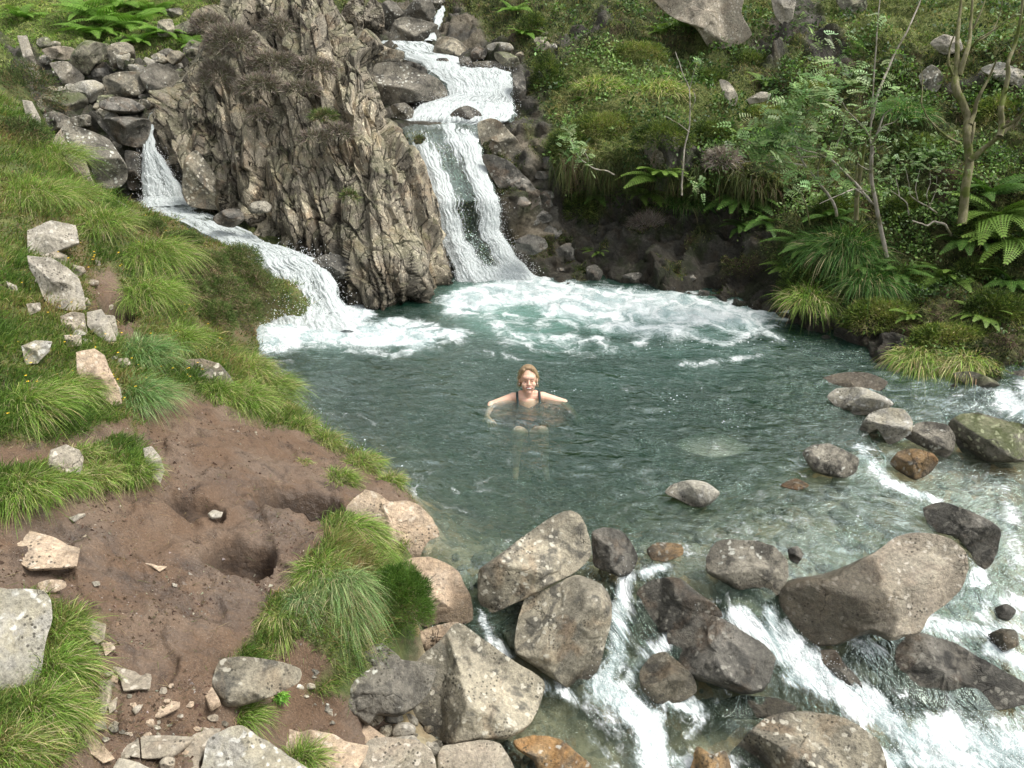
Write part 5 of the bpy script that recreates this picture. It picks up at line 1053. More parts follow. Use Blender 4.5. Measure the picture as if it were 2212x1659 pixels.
T = np.concatenate([b+np.array(t) for t in ((0, 1, 3), (1, 2, 3), (2, 0, 3), (0, 2, 1))]); C = pal(n, [(.07,.045,.03), (.13,.095,.065), (.28,.25,.2)], [3, 2, .6])
tag(mesh('peat_crumbs', V, tris=T, mat=M['twig'], smooth=False, attrs={'Col': np.repeat(np.concatenate([C, np.ones((n, 1))], -1), 4, 0)}), 'crumbs of peat and grit scattered on the mud', 'grit', kind='stuff')
# sparse short grass invading the edges of the mud
GAIN = 1.4; em = GR['mud']*(1-GR['mud'])*4*(GR['bed'] < .1)*(GR['u'] > -60)*(GR['u'] < 950)*(GR['v'] < 1620); n = 9000; c, a = sample(GR['V'], GR['nu'], GR['nv'], em, n)
tag(blades('grass', c, unit(RS.normal(size=(n, 3))*.5+[.2, -.2, .9]), RS.uniform(.015, .06, n), .003*np.ones(n), .4*np.ones(n), pal(n, GREEN, [2, 3, 2, 2, 2, 1.5], c, 3), 2), 'thin grass creeping into the edges of the mud', 'grass', kind='stuff')
def surf(u, v): return PY(u, v, hit(u, v, False))
def scale_at(p): return np.linalg.norm(np.asarray(p)-CAM)/F0       # metres per photo unit
TG = [(.085,.15,.025), (.125,.21,.035), (.18,.26,.055), (.26,.28,.10), (.36,.30,.17)]
def tussock(u, v, r, L, n, label, cols=TG, w=(2, 3, 2.5, 1.2, .8), lean=(.2, -.2), group='grass tussocks on the left bank', Y=None, droop=.75, hang=0., wd=.0027, spread=.75, upk=.7, name='grass_tussock', cat='grass tussock'):
    p = surf(u, v) if Y is None else PY(u, v, Y); s = scale_at(p); r = r*s*1.1; L = L*s*.85; n = int(n*1.5)
    th = RS.rand(n)*2*pi; q = np.sqrt(RS.rand(n)); off = np.stack([q*np.cos(th), q*np.sin(th), .35*(1-q*q)], -1)*r
    off[:, 2] -= hang*q*r*np.clip(-np.sin(th)+.3, 0, 1.3)
    D = unit(np.stack([np.cos(th)*q*spread+lean[0], np.sin(th)*q*spread+lean[1], upk+0*q], -1)+RS.normal(size=(n, 3))*.30)
    C = pal(n, cols, w, jit=.32); C[RS.rand(n) < .09] = (.30, .25, .15)
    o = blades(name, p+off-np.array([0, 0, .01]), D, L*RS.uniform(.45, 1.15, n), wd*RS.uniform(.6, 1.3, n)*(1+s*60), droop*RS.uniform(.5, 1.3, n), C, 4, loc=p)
    tag(o, label, cat, group); return o
def bush(u, v, ru, rv, n, label, cols, w, L=.05, group=None, Y=None, dz=0., name='heather_bush', cat='heather', mat='twig', wd=.004, depth=.8, upk=.3, lump=.35):
    p = surf(u, v) if Y is None else PY(u, v, Y); s = scale_at(p); rx, rz = ru*s, rv*s; ry = (rx+rz)/2*depth
    d = unit(RS.normal(size=(n, 3))); d[:, 2] = np.where(d[:, 2] < -.45, -d[:, 2], d[:, 2])
    rad = RS.uniform(.35, 1., n)**.5*(1+lump*fbm(d*2.2+RS.rand()*30, 3))
    off = d*rad[:, None]*np.array([rx, ry, rz]); off[:, 2] += dz*rz
    D = unit(d+np.array([0, 0, upk])+RS.normal(size=(n, 3))*.55)
    C = pal(n, cols, w, off/rx, 1.6)
    o = blades(name, p+off, D, L*RS.uniform(.4, 1.3, n), wd*RS.uniform(.7, 1.4, n), .15*np.ones(n), C, 1 if L < .07 else 2, mat, loc=p)
    tag(o, label, cat, group); return o
GAIN = 1.5
# --- left bank tussocks
tussock(570,850,54,80,1700,'big rounded tussock overhanging the pool at the left bank', hang=.5)
tussock(520,870,48,80,1100,'tussock in front of the half hidden brown boulder', lean=(.3,-.3))
tussock(535,800,42,60,1000,'yellowish tussock behind the half hidden brown boulder', w=(1, 2, 2.5, 2.5, 2))
tussock(470,850,32,60,600,'small tussock draped over the half hidden brown boulder')
tussock(300,770,50,85,1200,'blue-green tussock beside the peat hollow', cols=[(.09,.16,.05), (.13,.22,.08), (.2,.27,.12)], w=(1, 2, 1.2))
tussock(300,860,52,80,1200,'blue-green tussock below the one beside the peat hollow', cols=[(.09,.16,.05), (.13,.22,.08), (.2,.27,.12)], w=(1, 2, 1.2), lean=(.5,-.3))
tussock(380,740,44,75,900,'tussock with yellow flowers above the mud')
tussock(330,560,60,95,1500,'long swept tussock on the slope below the left fall', lean=(.4,-.4))
tussock(320,640,50,90,1300,'long swept tussock on the slope left of the heather bank', lean=(.4,-.3))
tussock(220,490,50,80,1000,'tussock at the top of the swept strip of grass')
tussock(100,350,60,85,1000,'bright tussock high on the left slope')
tussock(60,430,60,85,1100,'bright tussock at the left edge of the slope')
tussock(135,430,50,80,1000,'bright tussock touching the scuffed ledge')
tussock(60,880,60,85,1100,'tussock at the left edge above the mud', lean=(.5,-.2))
tussock(140,850,50,80,1000,'tussock below the pale angular rock', lean=(.5,-.3))
tussock(40,1065,52,75,1100,'broad tussock at the left edge of the mud', lean=(.2,-.4))
tussock(120,1050,42,65,900,'tussock right of the broad one at the left edge of the mud')
tussock(200,1035,40,60,800,'yellow-green tussock in the middle of the grass island', w=(1, 2, 2.5, 2.5, 1.2))
tussock(285,1020,38,60,800,'tussock at the right tip of the grass island')
tussock(170,990,36,50,500,'small tussock on the rounded tan rock', w=(1, 2, 2, 2, 2))
tussock(650,925,28,50,420,'small tussock at the bank edge above the foam flecks', w=(1, 2, 3, 2, 2))
tussock(705,955,28,46,420,'low tussock trailing over the bank edge', w=(1, 2, 3, 2, 2))
tussock(730,1040,34,52,700,'round tussock beside the wide pit', hang=.3)
tussock(785,1005,36,52,700,'round tussock next to the water behind the wide pit', w=(1, 2, 2.5, 2.5, 1.5))
tussock(845,1040,24,40,400,'short tussock at the bank edge between the round one and the tip', w=(1, 2, 3, 2, 2))
tussock(885,1055,17,36,280,'tiny tussock at the tip of the bank above the cracked orange slab', w=(1, 2, 3, 1, 1))
tussock(655,1000,14,26,120,'sparse dry tuft on the bare peat', w=(.5, 1, 2, 3, 3), cols=TG)
G_H = 'tussocks hanging over the peat edge'
tussock(755,1160,50,95,1800,'highest tussock of the overhanging edge, swept to the right', lean=(.5,-.45), group=G_H, hang=.8, droop=1.0, w=(2, 3, 3.4, 1.6, .8))
tussock(730,1275,54,110,1900,'thick drooping tussock in the middle of the overhanging edge', lean=(.25,-.6), group=G_H, hang=.9, droop=1.15, cols=[(.10,.165,.055), (.145,.225,.08), (.21,.28,.12), (.3,.3,.16)], w=(2, 3, 2.5, 1))
tussock(645,1315,42,88,1400,'blue-green drooping tussock left of the thick one', lean=(.0,-.6), group=G_H, hang=.8, droop=1.1, cols=[(.10,.16,.06), (.14,.22,.09), (.3,.3,.17)], w=(2, 3, 1.4))
tussock(590,1345,36,75,1000,'lowest tussock of the overhanging edge, above the muddy block', lean=(-.15,-.7), group=G_H, hang=.8, droop=1.1, w=(1, 2, 2, 2.2, 2))
tussock(800,1200,34,70,800,'grass fringe over the dark green heather', lean=(.55,-.5), group=G_H, hang=.8, droop=1.1)
tussock(690,1235,40,70,900,'tussock above the blue-green one on the peat edge', lean=(.1,-.4), group=G_H)
G_N = 'long grass nearest the camera'
tussock(128,1370,24,115,450,'tall grass growing against the big pale boulder', group=G_N, lean=(.25,.0), spread=.5)
tussock(120,1450,36,115,750,'long bright grass right of the big pale boulder', group=G_N, lean=(.4,-.1), spread=.6)
tussock(90,1540,42,110,800,'long grass under the big pale boulder', group=G_N, lean=(.5,-.2), spread=.6)
tussock(20,1630,46,100,700,'long grass in the bottom left corner', group=G_N, lean=(.4,-.1), spread=.6, w=(1, 2, 2, 2, 2))
tussock(165,1560,26,60,450,'dry yellow grass beside the slanting narrow slab', group=G_N, w=(.4, 1, 2, 3, 3))
tussock(525,1550,22,80,420,'tuft leaning right above the long orange slab', group=G_N, lean=(.45,.0), spread=.4)
tussock(655,1640,26,85,480,'tuft between the lichened boulder and the long orange slab', group=G_N, lean=(.2,.0), spread=.45)
tussock(600,1505,12,26,120,'small leafy sprig under the muddy block', group=G_N, cols=[(.12,.26,.04), (.17,.32,.06)], w=(1, 1), wd=.012)
GAIN = 1.5
# --- heather on the left bank
GHB = [(.045,.075,.018), (.075,.11,.028), (.12,.14,.045), (.17,.13,.085)]
G_B = 'heather bushes on the left bank above the pool'
for u, v, a, b, lb in ((455,590,44,26,'green heather mound nearest the top of the lower cascade'), (535,585,40,30,'heather mound with pinkish tips beside the lower cascade'), (560,640,42,34,'heather mound hanging over the foam of the lower cascade'),
   (490,655,50,34,'wide dark heather mound in the middle of the bank'), (420,640,36,24,'low brownish heather mound next to the swept grass'), (545,700,34,36,'dark heather curtain above the water'), (475,705,40,30,'heather curtain beside the small rock face'), (400,530,40,16,'low dry heather along the left run'), (330,500,34,14,'dry heather below the plunge of the left fall')):
    bush(u-14, v, a*1.25, b*1.35, 7500 if a > 36 else 5200, lb, GHB, [2, 2.6, 1.6, .8 if v < 600 or v > 690 else 1.4], .04, G_B, wd=.0055, dz=.35)
bush(862,1305,70,92,17000,'dark green heather clump between the hanging grass and the orange slab', [(.035,.075,.012), (.06,.115,.02), (.10,.17,.035)], [2, 3, 1.6], .045, 'heather at the water edge', Y=4.5, wd=.0032, mat='grass', upk=.7)
bush(60,210,70,60,7000,'dark bilberry scrub on the ridge at the left edge', [(.035,.055,.015), (.07,.095,.03), (.13,.09,.05)], [2, 2, 1.2], .05, 'heather at the left edge', wd=.007)
bush(40,300,60,40,5000,'dark scrub lower on the ridge at the left edge', [(.035,.055,.015), (.07,.10,.03), (.11,.08,.045)], [2, 2, 1], .05, 'heather at the left edge', wd=.007)
# --- heather on the crag
GHC = [(.10,.085,.068), (.16,.135,.108), (.22,.19,.155), (.10,.105,.055)]
G_C = 'grey-brown heather on the crag'
for u, v, a, b, Y, lb in ((500,95,62,44,12.15,'rounded grey heather clump at the upper left of the crag'), (590,140,70,30,12.1,'long grey heather clump in the middle of the crag top'), (680,150,58,26,12.05,'brown heather clump right of the long one on the crag'), (560,190,60,30,11.9,'tangled heather hanging below the long clump'),
   (470,170,46,40,12.2,'dark heather at the left shoulder of the crag'), (650,195,50,20,11.8,'heather over the dark hollow of the crag'), (450,60,44,30,12.7,'sparse heather at the top left corner of the crag'), (680,300,44,20,11.45,'mixed heather tuft on the ledge of the crag face'), (730,290,40,24,11.5,'greyish heather tuft right of the mixed one'), (700,255,34,18,11.6,'green sprouting tuft on the crag ledge'), (560,250,30,20,11.8,'small dark heather in a cleft of the crag'), (755,425,20,14,10.8,'tiny green tuft low on the crag'), (600,60,40,22,12.6,'thin heather near the top of the crag')):
    bush(u, v, a*.82, b*.8, int(1700*a*b/900), lb, GHC if 'green' not in lb else GHB, [1.6, 2.6, 1.8, 1], .085, G_C, Y=Y, wd=.005, depth=.5)
# --- heather and mounds on the right bank
G_R = 'leafy mounds on the right bank'
GRB_ = [(.022,.038,.01), (.05,.078,.018), (.09,.125,.03), (.14,.16,.045)]
for u, v, a, b, kind, lb in ((1310,285,80,40,2,'bright green bilberry mound at the lip of the bank above the wall'), (1230,320,50,40,1,'dark green mound nearest the rock shoulder of the main fall'), (1430,300,70,34,1,'dark mound above the square brown block'), (1540,300,60,36,1,'dark mound right of the square brown block'),
   (1380,120,60,26,2,'yellow-green mound below the overhanging block'), (1530,180,46,30,1,'dark mound by the narrow pale rock'), (1650,260,56,30,2,'mossy mound above the spreading sapling'), (1250,460,40,44,1,'moss cushion on the wall near the main fall'), (1500,430,44,34,0,'dull brown heather hanging on the wall'),
   (1400,490,40,26,3,'dead grey heather hanging over the dark wall'), (1560,350,34,24,3,'grey dead twigs on the wall above the ferns'), (1750,620,70,46,1,'grassy mound at the foot of the bank near the water'), (1900,690,80,44,2,'pale grassy mound overhanging the water'), (2050,740,80,40,2,'drooping grassy mound at the right end of the pool'), (2150,680,70,50,1,'dark leafy mound at the right edge of the bank'),
   (1950,620,60,40,1,'dark leafy mound behind the pale grassy one'), (2110,600,60,40,1,'dark leafy mound under the right-hand ferns'), (1800,460,50,36,1,'shadowy mound behind the thin saplings'), (1970,460,60,40,1,'shadowy mound behind the mossy trunk'), (1990,330,60,36,1,'leafy mound left of the mossy trunk high up'), (2160,250,56,34,2,'leafy mound at the right edge halfway up'), (1760,210,50,30,2,'pale leafy mound behind the forked sapling'), (1620,140,50,26,1,'dark mound left of the forked sapling'), (1180,180,34,60,1,'dark heather strip along the gully edge'), (1150,70,34,40,1,'dark heather higher along the gully edge'), (2130,500,60,40,1,'dark mound below the fern bank')):
    cc = {0: GHC, 1: GRB_, 2: [(.055,.085,.02), (.11,.15,.03), (.17,.20,.055), (.24,.22,.10)], 3: [(.13,.105,.085), (.22,.185,.155), (.3,.26,.22)]}[kind]
    bush(u, v, a, b, int(3800*a*b/1500)+600, lb, cc, [2, 2.4, 1.8, 1][:len(cc)], .05 if kind < 3 else .12, G_R, wd=.009 if kind < 3 else .004, name='shrub' if kind < 3 else 'dead_heather', cat='low shrub' if kind < 3 else 'dead heather', mat='grass' if kind < 3 else 'twig', depth=.6)
G_RT = 'grass tussocks on the right bank'
DG = [(.03,.075,.018), (.055,.12,.03), (.09,.17,.045), (.15,.2,.06)]
tussock(1820,540,56,100,2600,'large dark green tussock at the foot of the slender forked sapling', cols=DG, w=(2, 3, 2, .6), group=G_RT, lean=(-.3,-.4), wd=.005)
tussock(1880,610,44,80,1200,'darker tussock below the large one', cols=DG, w=(2, 3, 2, 1), group=G_RT, lean=(.0,-.5), wd=.005)
tussock(1480,440,36,60,900,'tussock below the thin bare sapling', cols=DG, w=(1, 2, 3, .6), group=G_RT, wd=.005)
tussock(1750,650,44,70,900,'fine tussock above the end of the foam', cols=TG, group=G_RT, lean=(-.2,-.5), wd=.005)
tussock(1990,780,50,70,1200,'straw-coloured tussock drooping over the pool', cols=TG, w=(1, 1.4, 2, 2.5, 2), group=G_RT, lean=(-.2,-.6), droop=1., wd=.005)
tussock(2090,790,44,70,1000,'straw-coloured tussock at the right end of the pool', cols=TG, w=(1, 1.4, 2, 2.5, 2), group=G_RT, lean=(-.2,-.6), droop=1., wd=.005)
tussock(1950,250,46,50,1000,'dark tussock between the two trees', cols=DG, w=(2, 3, 2, .6), group=G_RT, wd=.006)
tussock(1430,200,50,36,900,'pale grass sward on the shoulder of the right bank', cols=TG, w=(1, 1.5, 2, 2.5, 2), group=G_RT, wd=.006)
tussock(1300,190,50,34,900,'pale grass at the left of the right bank shoulder', cols=TG, w=(1, 1.5, 2, 2.5, 2), group=G_RT, wd=.006)
tussock(1380,640,0.1,0.1,3,'single blade of grass at the waterline', group=G_RT) if False else None

# --- ferns: thing > fronds
def frond_mesh(seed, L=1., np_=19, col=((.06,.14,.025), (.10,.21,.04)), wide=.26):
    rs = np.random.RandomState(seed); V = []; Q = []; C = []
    def quad(p, q, nrm, w, c):
        m = len(V); d = unit(q-p); s = unit(np.cross(d, nrm))*w
        for k, pt in enumerate((p, p+(q-p)*.4+s, q, p+(q-p)*.4-s)): V.append(pt); C.append(tuple(c)+(1,))
        Q.append((m, m+1, m+2, m+3))
    def P(t): return np.array([t*L, .04*sin(t*3+seed), L*(.55*t-.62*t*t)])
    for k in range(np_):
        t = .1+.88*k/np_; p = P(t); tn = unit(P(t+.02)-P(t)); side = unit(np.cross(tn, [0, 0, 1])); nrm = np.cross(side, tn)
        ln = wide*L*(1-t)**.75*min(1, .45+t*2.6)*1.15
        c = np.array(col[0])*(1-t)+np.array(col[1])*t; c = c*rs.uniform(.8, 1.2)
        for sg in (-1, 1):
            d = unit(side*sg+tn*.42); q = p+d*ln+np.array([0, 0, -.12*ln]); w = L*.024*(1-.5*t)
            for j in range(4):
                a0 = p+(q-p)*j/4; 
                quad(p+(q-p)*(j/4), p+(q-p)*((j+1.25)/4 if j < 3 else 1), nrm, w*(1-.2*j), c)
                if j < 3:
                    for s2 in (-1, 1): quad(a0+(q-p)*.1, a0+(q-p)*.18+tn*s2*w*1.9+d*w*.5, nrm, w*.5, c*1.05)
    for k in range(10): quad(P(k/10), P((k+1.1)/10), np.array([0, 0, 1.]), .006*L, (.12,.13,.04))
    return V, Q, C
FR_ = {}
def fern(u, v, size, n, label, bright=0, Y=None, lean=(0, -.2), group='ferns on the right bank', arc=2*pi, a0=0.):
    p = surf(u, v) if Y is None else PY(u, v, Y); s = scale_at(p)*size*1.08; n = n+4
    root = empty('fern', p); tag(root, label, 'fern', group)
    for k in range(n):
        key = (bright, k % 3)
        if key not in FR_:
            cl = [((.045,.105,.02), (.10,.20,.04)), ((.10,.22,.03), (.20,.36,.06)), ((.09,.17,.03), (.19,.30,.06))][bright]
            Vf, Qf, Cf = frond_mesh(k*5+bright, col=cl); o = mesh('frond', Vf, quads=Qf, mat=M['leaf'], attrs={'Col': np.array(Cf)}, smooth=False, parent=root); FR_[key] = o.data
        else:
            o = bpy.data.objects.new('frond', FR_[key]); COL.objects.link(o); o.parent = root
        az = a0+arc*(k+.5*RS.rand())/n
        o.rotation_euler = (RS.uniform(-.3, .3), RS.uniform(-.5, .1), az); o.scale = (s*RS.uniform(.75, 1.15),)*3
    root.location = p+np.array([lean[0], lean[1], 0])*.3
    return root
fern(1420,385,84,8,'fern under the square brown block of the right bank', 2, a0=pi, arc=pi*1.1)
fern(1385,420,62,6,'lower fern under the square brown block', 2, a0=pi*.9, arc=pi)
fern(1600,430,92,8,'fern left of the large dark tussock, hanging on the wall', 0, a0=pi, arc=pi)
fern(1600,490,60,7,'small dark fern hanging below the wall fern', 0, a0=pi, arc=pi)
fern(1745,535,84,7,'fern touching the large dark tussock on its left', 0, a0=pi*.8, arc=pi)
fern(1700,575,56,5,'low fern nearest the end of the foam', 2, a0=pi*.7, arc=pi)
fern(2130,420,100,8,'upright fern beside the mossy trunk', 0)
fern(2150,470,120,9,'big bright fern right of the mossy trunk', 2, a0=pi*.8, arc=pi*1.2)
fern(2190,520,110,8,'big bright fern at the right edge', 2, a0=pi*.8, arc=pi*1.2)
fern(2090,520,80,7,'dark fern at the foot of the mossy trunk', 0, a0=pi*.8, arc=pi*1.2)
fern(1930,590,70,7,'dark strap-leaved fern at the foot of the forked sapling', 0, a0=pi*.8, arc=pi*1.2)
fern(1850,580,60,6,'dark fern in the shade beside the large tussock', 0, a0=pi, arc=pi)
fern(1960,680,50,6,'small fern over the pale grassy mound', 2, a0=pi*.8, arc=pi*1.2)
fern(2110,680,60,6,'small bright fern low at the right edge', 2, a0=pi*.8, arc=pi*1.2)
fern(1650,180,40,6,'small fern beside the narrow pale rock', 2)
fern(1480,60,60,7,'fern in the shade of the overhanging block', 2)
fern(1430,70,50,6,'smaller fern left of the overhanging block', 2)
fern(1290,545,34,5,'tiny fern low on the dark wall', 2, a0=pi*.8, arc=pi)
fern(1110,25,50,7,'bright fern at the top beside the gully', 1)
fern(1130,75,46,7,'bright fern below the one at the top of the gully', 1)
fern(1660,300,70,7,'pale fern behind the leafy spreading sapling', 1)
fern(1250,215,26,5,'tiny bright sprout on the mossy lip', 1)
fern(1290,420,60,6,'fern hanging in the dark under the bilberry lip', 0, a0=pi, arc=pi)
fern(1500,400,66,7,'fern in the shade right of the square brown block', 2, a0=pi, arc=pi)
fern(1660,480,70,7,'fern on the dark wall under the spreading sapling', 0, a0=pi, arc=pi)
fern(1790,470,70,7,'fern in the shade behind the large dark tussock', 0)
fern(2040,600,76,8,'fern on the steep bank below the mossy trunk', 2, a0=pi*.8, arc=pi*1.2)
fern(2180,610,80,8,'fern at the right edge below the big bright ones', 0, a0=pi*.8, arc=pi*1.2)
fern(2000,340,46,6,'small fern left of the mossy trunk', 0)
G_F = 'bright ferns at the top left'
for u, v, s_, lb in ((190,35,70,'bright fern leftmost of the big patch at the top left'), (240,55,80,'bright fern in the middle of the big patch at the top left'), (290,60,74,'bright fern above the upright brown boulder'), (330,30,60,'bright fern highest in the patch at the top left'), (350,75,58,'bright fern nearest the broad lichened boulder'), (210,75,60,'bright fern hanging over the moss-covered lump'), (50,40,50,'small bright fern near the top left corner'), (300,95,50,'bright fern lowest in the patch at the top left'), (420,100,40,'small fern under the broad lichened boulder'), (265,20,64,'bright fern at the top edge of the patch')):
    fern(u, v, s_*1.1, 10, lb, 1, group=G_F)

# --- trees: stems traced, each at its own distance
def tube(pts, r0, r1, ns=7):
    P = np.array(pts, float); n = max(6, len(P)*4); t = np.linspace(0, len(P)-1, n)
    Q = np.stack([np.interp(t, np.arange(len(P)), P[:, k]) for k in range(3)], -1)
    Q[1:-1] = .25*Q[:-2]+.5*Q[1:-1]+.25*Q[2:]; Q += (fbm(Q*9, 2)*.008)[:, None]
    T = unit(np.gradient(Q, axis=0)); a = unit(np.cross(T, np.array([.3, 1., .2]))); b = np.cross(T, a)
    r = np.linspace(r0, r1, n); th = np.arange(ns)/ns*2*pi
    V = Q[:, None]+(a[:, None]*np.cos(th)[None, :, None]+b[:, None]*np.sin(th)[None, :, None])*r[:, None, None]
    return V.reshape(-1, 3), gridq(ns, n, True)
def leaves(pts, n, spread, size, cols, wts, parent, loc, name='crown', pin=5, flat=.5):
    pts = np.array(pts); V = []; Q = []; C = []
    cen = pts[RS.randint(0, len(pts), n)]+RS.normal(size=(n, 3))*spread
    cc = pal(n, cols, wts)
    for k in range(n):
        d = unit(RS.normal(size=3)*[1, 1, .5]+[0, -.2, .15]); up = unit(RS.normal(size=3)*flat+[0, -.35, 1]); s = unit(np.cross(d, up)); L = size*RS.uniform(.6, 1.25)
        for j in range(pin+1):
            t = j/pin; base = cen[k]+d*L*t*.8-np.array([0, 0, L*.25*t*t])
            for sg in ((-1, 1) if j < pin else (0,)):
                dd = unit(s*sg+d*.5) if sg else d; ln = L*.34*(1-.35*t); m = len(V); ww = np.cross(dd, up)*ln*.22
                for pt in (base, base+dd*ln*.5+ww, base+dd*ln, base+dd*ln*.5-ww): V.append(pt-loc); C.append(tuple(cc[k]*RS.uniform(.85, 1.15))+(1,))
                Q.append((m, m+1, m+2, m+3))
    o = mesh(name, V, quads=Q, mat=M['leaf'], attrs={'Col': np.array(C)}, smooth=False, parent=parent); return o
ROWAN = [(.085,.15,.045), (.14,.235,.075), (.22,.32,.13), (.32,.41,.21)]
def tree(name, label, base, stems, leafs, bark='bark', group='slender trees on the right bank', cat='tree', fr='J'):
    """stems: (points, Y0, Y1, r0, r1); leafs: (points, Y, n, spread, size)"""
    b = TF(fr, [base[:2]])[0]; loc = PY(b[0], b[1], base[2]); root = empty(name, loc); tag(root, label, cat, group)
    for kd, part in ((0, 'trunk'), (1, 'limb')):
        VV, QQ, o_ = [], [], 0
        for i, (pts, y0, y1, r0, r1) in enumerate(stems):
            if (i > 0) != bool(kd): continue
            pp = TF(fr, pts); m = len(pp); P = [PY(u, v, y0+(y1-y0)*k/(m-1)+.04*math.sin(k*2.3+i)) for k, (u, v) in enumerate(pp)]
            V, Q = tube(P, r0, r1)
            if kd:
                mesh('limb', V-loc, quads=Q, mat=M[bark], parent=root)
            else: mesh('trunk', V-loc, quads=Q, mat=M[bark], parent=root)
    for pts, y, n, sp, sz in leafs:
        pp = [PY(u, v, y+RS.uniform(-.2, .2)) for u, v in TF(fr, pts)]
        leaves(pp, int(n*1.7), sp*1.15, sz*1.25, ROWAN, [1.4, 2.4, 2, 1], root, loc)
    return root
tree('sapling', 'slender forked sapling with a pale smooth stem', (1320,1640,9.9),
  [([(1320,1640),(1280,1450),(1250,1300),(1220,1150),(1222,1000),(1225,930)], 9.9, 9.9, .026, .018),
   ([(1225,930),(1210,850),(1225,750),(1235,500),(1255,250),(1270,50),(1285,-60)], 9.9, 10.1, .013, .004),
   ([(1225,760),(1260,600),(1310,480),(1370,340),(1450,200),(1520,40),(1560,-60)], 9.9, 10.4, .016, .006),
   ([(1225,930),(1270,820),(1300,730),(1390,670)], 9.9, 9.7, .013, .004), ([(1250,860),(1300,800),(1370,780),(1420,720)], 9.85, 9.7, .008, .003),
   ([(1222,1000),(1250,950),(1300,925)], 9.9, 9.8, .007, .003), ([(1225,930),(1200,850),(1140,780),(1060,700),(1030,640),(930,640),(810,615)], 9.9, 9.5, .009, .003),
   ([(1240,1310),(1170,1240),(1110,1200),(1215,1225)], 9.9, 9.7, .010, .006), ([(1110,1205),(1000,1250),(890,1300)], 9.7, 9.5, .010, .003),
   ([(1210,1085),(1170,1070),(1135,1045)], 9.9, 9.75, .006, .003)],
  [([(880,550),(960,520),(1030,560),(900,620),(830,620)], 9.55, 40, .10, .15), ([(1150,600),(1190,560),(1320,570),(1300,470),(1180,480)], 9.8, 22, .15, .13), ([(1000,300),(960,250),(1100,380),(1050,450),(920,380),(1160,460)], 9.9, 34, .16, .13), ([(1170,780),(1120,720),(1340,600)], 9.8, 14, .12, .12)])
tree('sapling', 'leafy sapling spreading left over the dark wall', (990,1340,10.0),
  [([(1000,1380),(985,1300),(900,1180),(850,1120),(790,1050),(750,960),(740,930)], 10.0, 9.7, .018, .007),
   ([(1120,1170),(1050,1100),(970,1020),(880,980),(800,960),(740,935),(620,935)], 9.8, 9.5, .015, .004), ([(970,1020),(1000,920),(1040,830),(1050,740)], 9.75, 9.7, .009, .004),
   ([(900,1000),(850,1000),(760,1000),(700,980)], 9.7, 9.5, .008, .003), ([(785,1055),(700,1040),(620,1020),(560,1030)], 9.7, 9.4, .009, .003), ([(880,1150),(880,1060),(900,1000),(950,960),(975,905)], 9.8, 9.6, .008, .003),
   ([(830,910),(760,880),(710,800),(690,780)], 9.6, 9.5, .007, .003), ([(500,980),(460,910),(370,880)], 9.5, 9.4, .006, .002), ([(560,1030),(500,1015),(420,1035),(350,1040)], 9.45, 9.3, .006, .002), ([(620,1010),(540,990),(480,940)], 9.5, 9.4, .006, .002), ([(1220,1290),(1180,1240),(1120,1170)], 9.9, 9.8, .016, .015)],
  [([(430,860),(500,880),(540,800),(640,850),(600,900),(690,760),(650,760)], 9.45, 56, .08, .17), ([(500,950),(520,1000),(480,990),(600,960),(640,1000),(560,960)], 9.45, 34, .07, .15), ([(700,900),(740,850),(850,880),(800,800),(740,770),(860,870)], 9.6, 34, .10, .15), ([(670,640),(700,680),(650,740),(820,640),(780,700)], 9.6, 26, .09, .14), ([(690,1120),(740,1100),(720,1170),(780,1150),(830,1150)], 9.7, 20, .08, .14), ([(950,1130),(1000,1150),(920,1150),(1060,1180)], 9.6, 16, .06, .12), ([(960,1000),(1020,1010),(930,900),(1060,900)], 9.6, 18, .10, .12)])
tree('tree', 'mossy-trunked tree near the right edge', (1800,1420,9.6),
  [([(1800,1430),(1810,1330),(1820,1200),(1850,1040),(1840,950),(1830,850),(1840,750),(1800,650),(1760,560),(1755,500)], 9.6, 9.9, .050, .040),
   ([(1755,500),(1770,400),(1770,250),(1785,100),(1800,-60)], 9.9, 10.3, .032, .012), ([(1780,480),(1830,330),(1850,250),(1860,100),(1870,-60)], 9.9, 10.3, .030, .010), ([(1740,480),(1710,400),(1720,300),(1760,200)], 9.9, 9.8, .016, .006),
   ([(1850,1020),(1900,980),(1960,930),(2040,870),(2120,790),(2200,730)], 9.7, 9.4, .035, .014), ([(1850,790),(1880,720),(1890,650),(1920,590),(1980,480),(2020,380)], 9.8, 9.7, .028, .008), ([(1780,910),(1730,890),(1640,820),(1570,740),(1540,660)], 9.7, 9.5, .016, .005), ([(1855,1010),(1850,930),(1870,850),(1880,780)], 9.7, 9.75, .02, .014),
   ([(1830,350),(1900,250),(1990,200),(2100,120),(2200,60)], 10.1, 9.9, .014, .005), ([(1860,200),(1920,80),(1960,-40)], 10.2, 10.3, .012, .004), ([(1850,300),(1990,210),(2040,100),(2060,-20)], 10.1, 10.2, .01, .004), ([(1540,660),(1550,520),(1540,440)], 9.5, 9.6, .007, .003)],
  [([(2100,100),(2050,180),(2150,60),(2000,60),(1950,120)], 10., 16, .2, .08)], bark='mossbark')
tree('tree', 'thin leaning tree cut by the right edge', (2040,860,9.3),
  [([(2040,870),(2055,790),(2045,690),(2070,600),(2095,480),(2090,400),(2140,280),(2170,150),(2190,-40)], 9.3, 9.6, .034, .012), ([(2050,820),(2130,780),(2200,700)], 9.3, 9.1, .018, .01), ([(2070,600),(2110,560),(2140,540)], 9.4, 9.3, .01, .004), ([(2140,800),(2200,690),(2230,580)], 9.2, 9.1, .016, .008)],
  [([(2150,120),(2100,200),(2180,60),(2190,250)], 9.5, 14, .2, .08)], bark='mossbark')
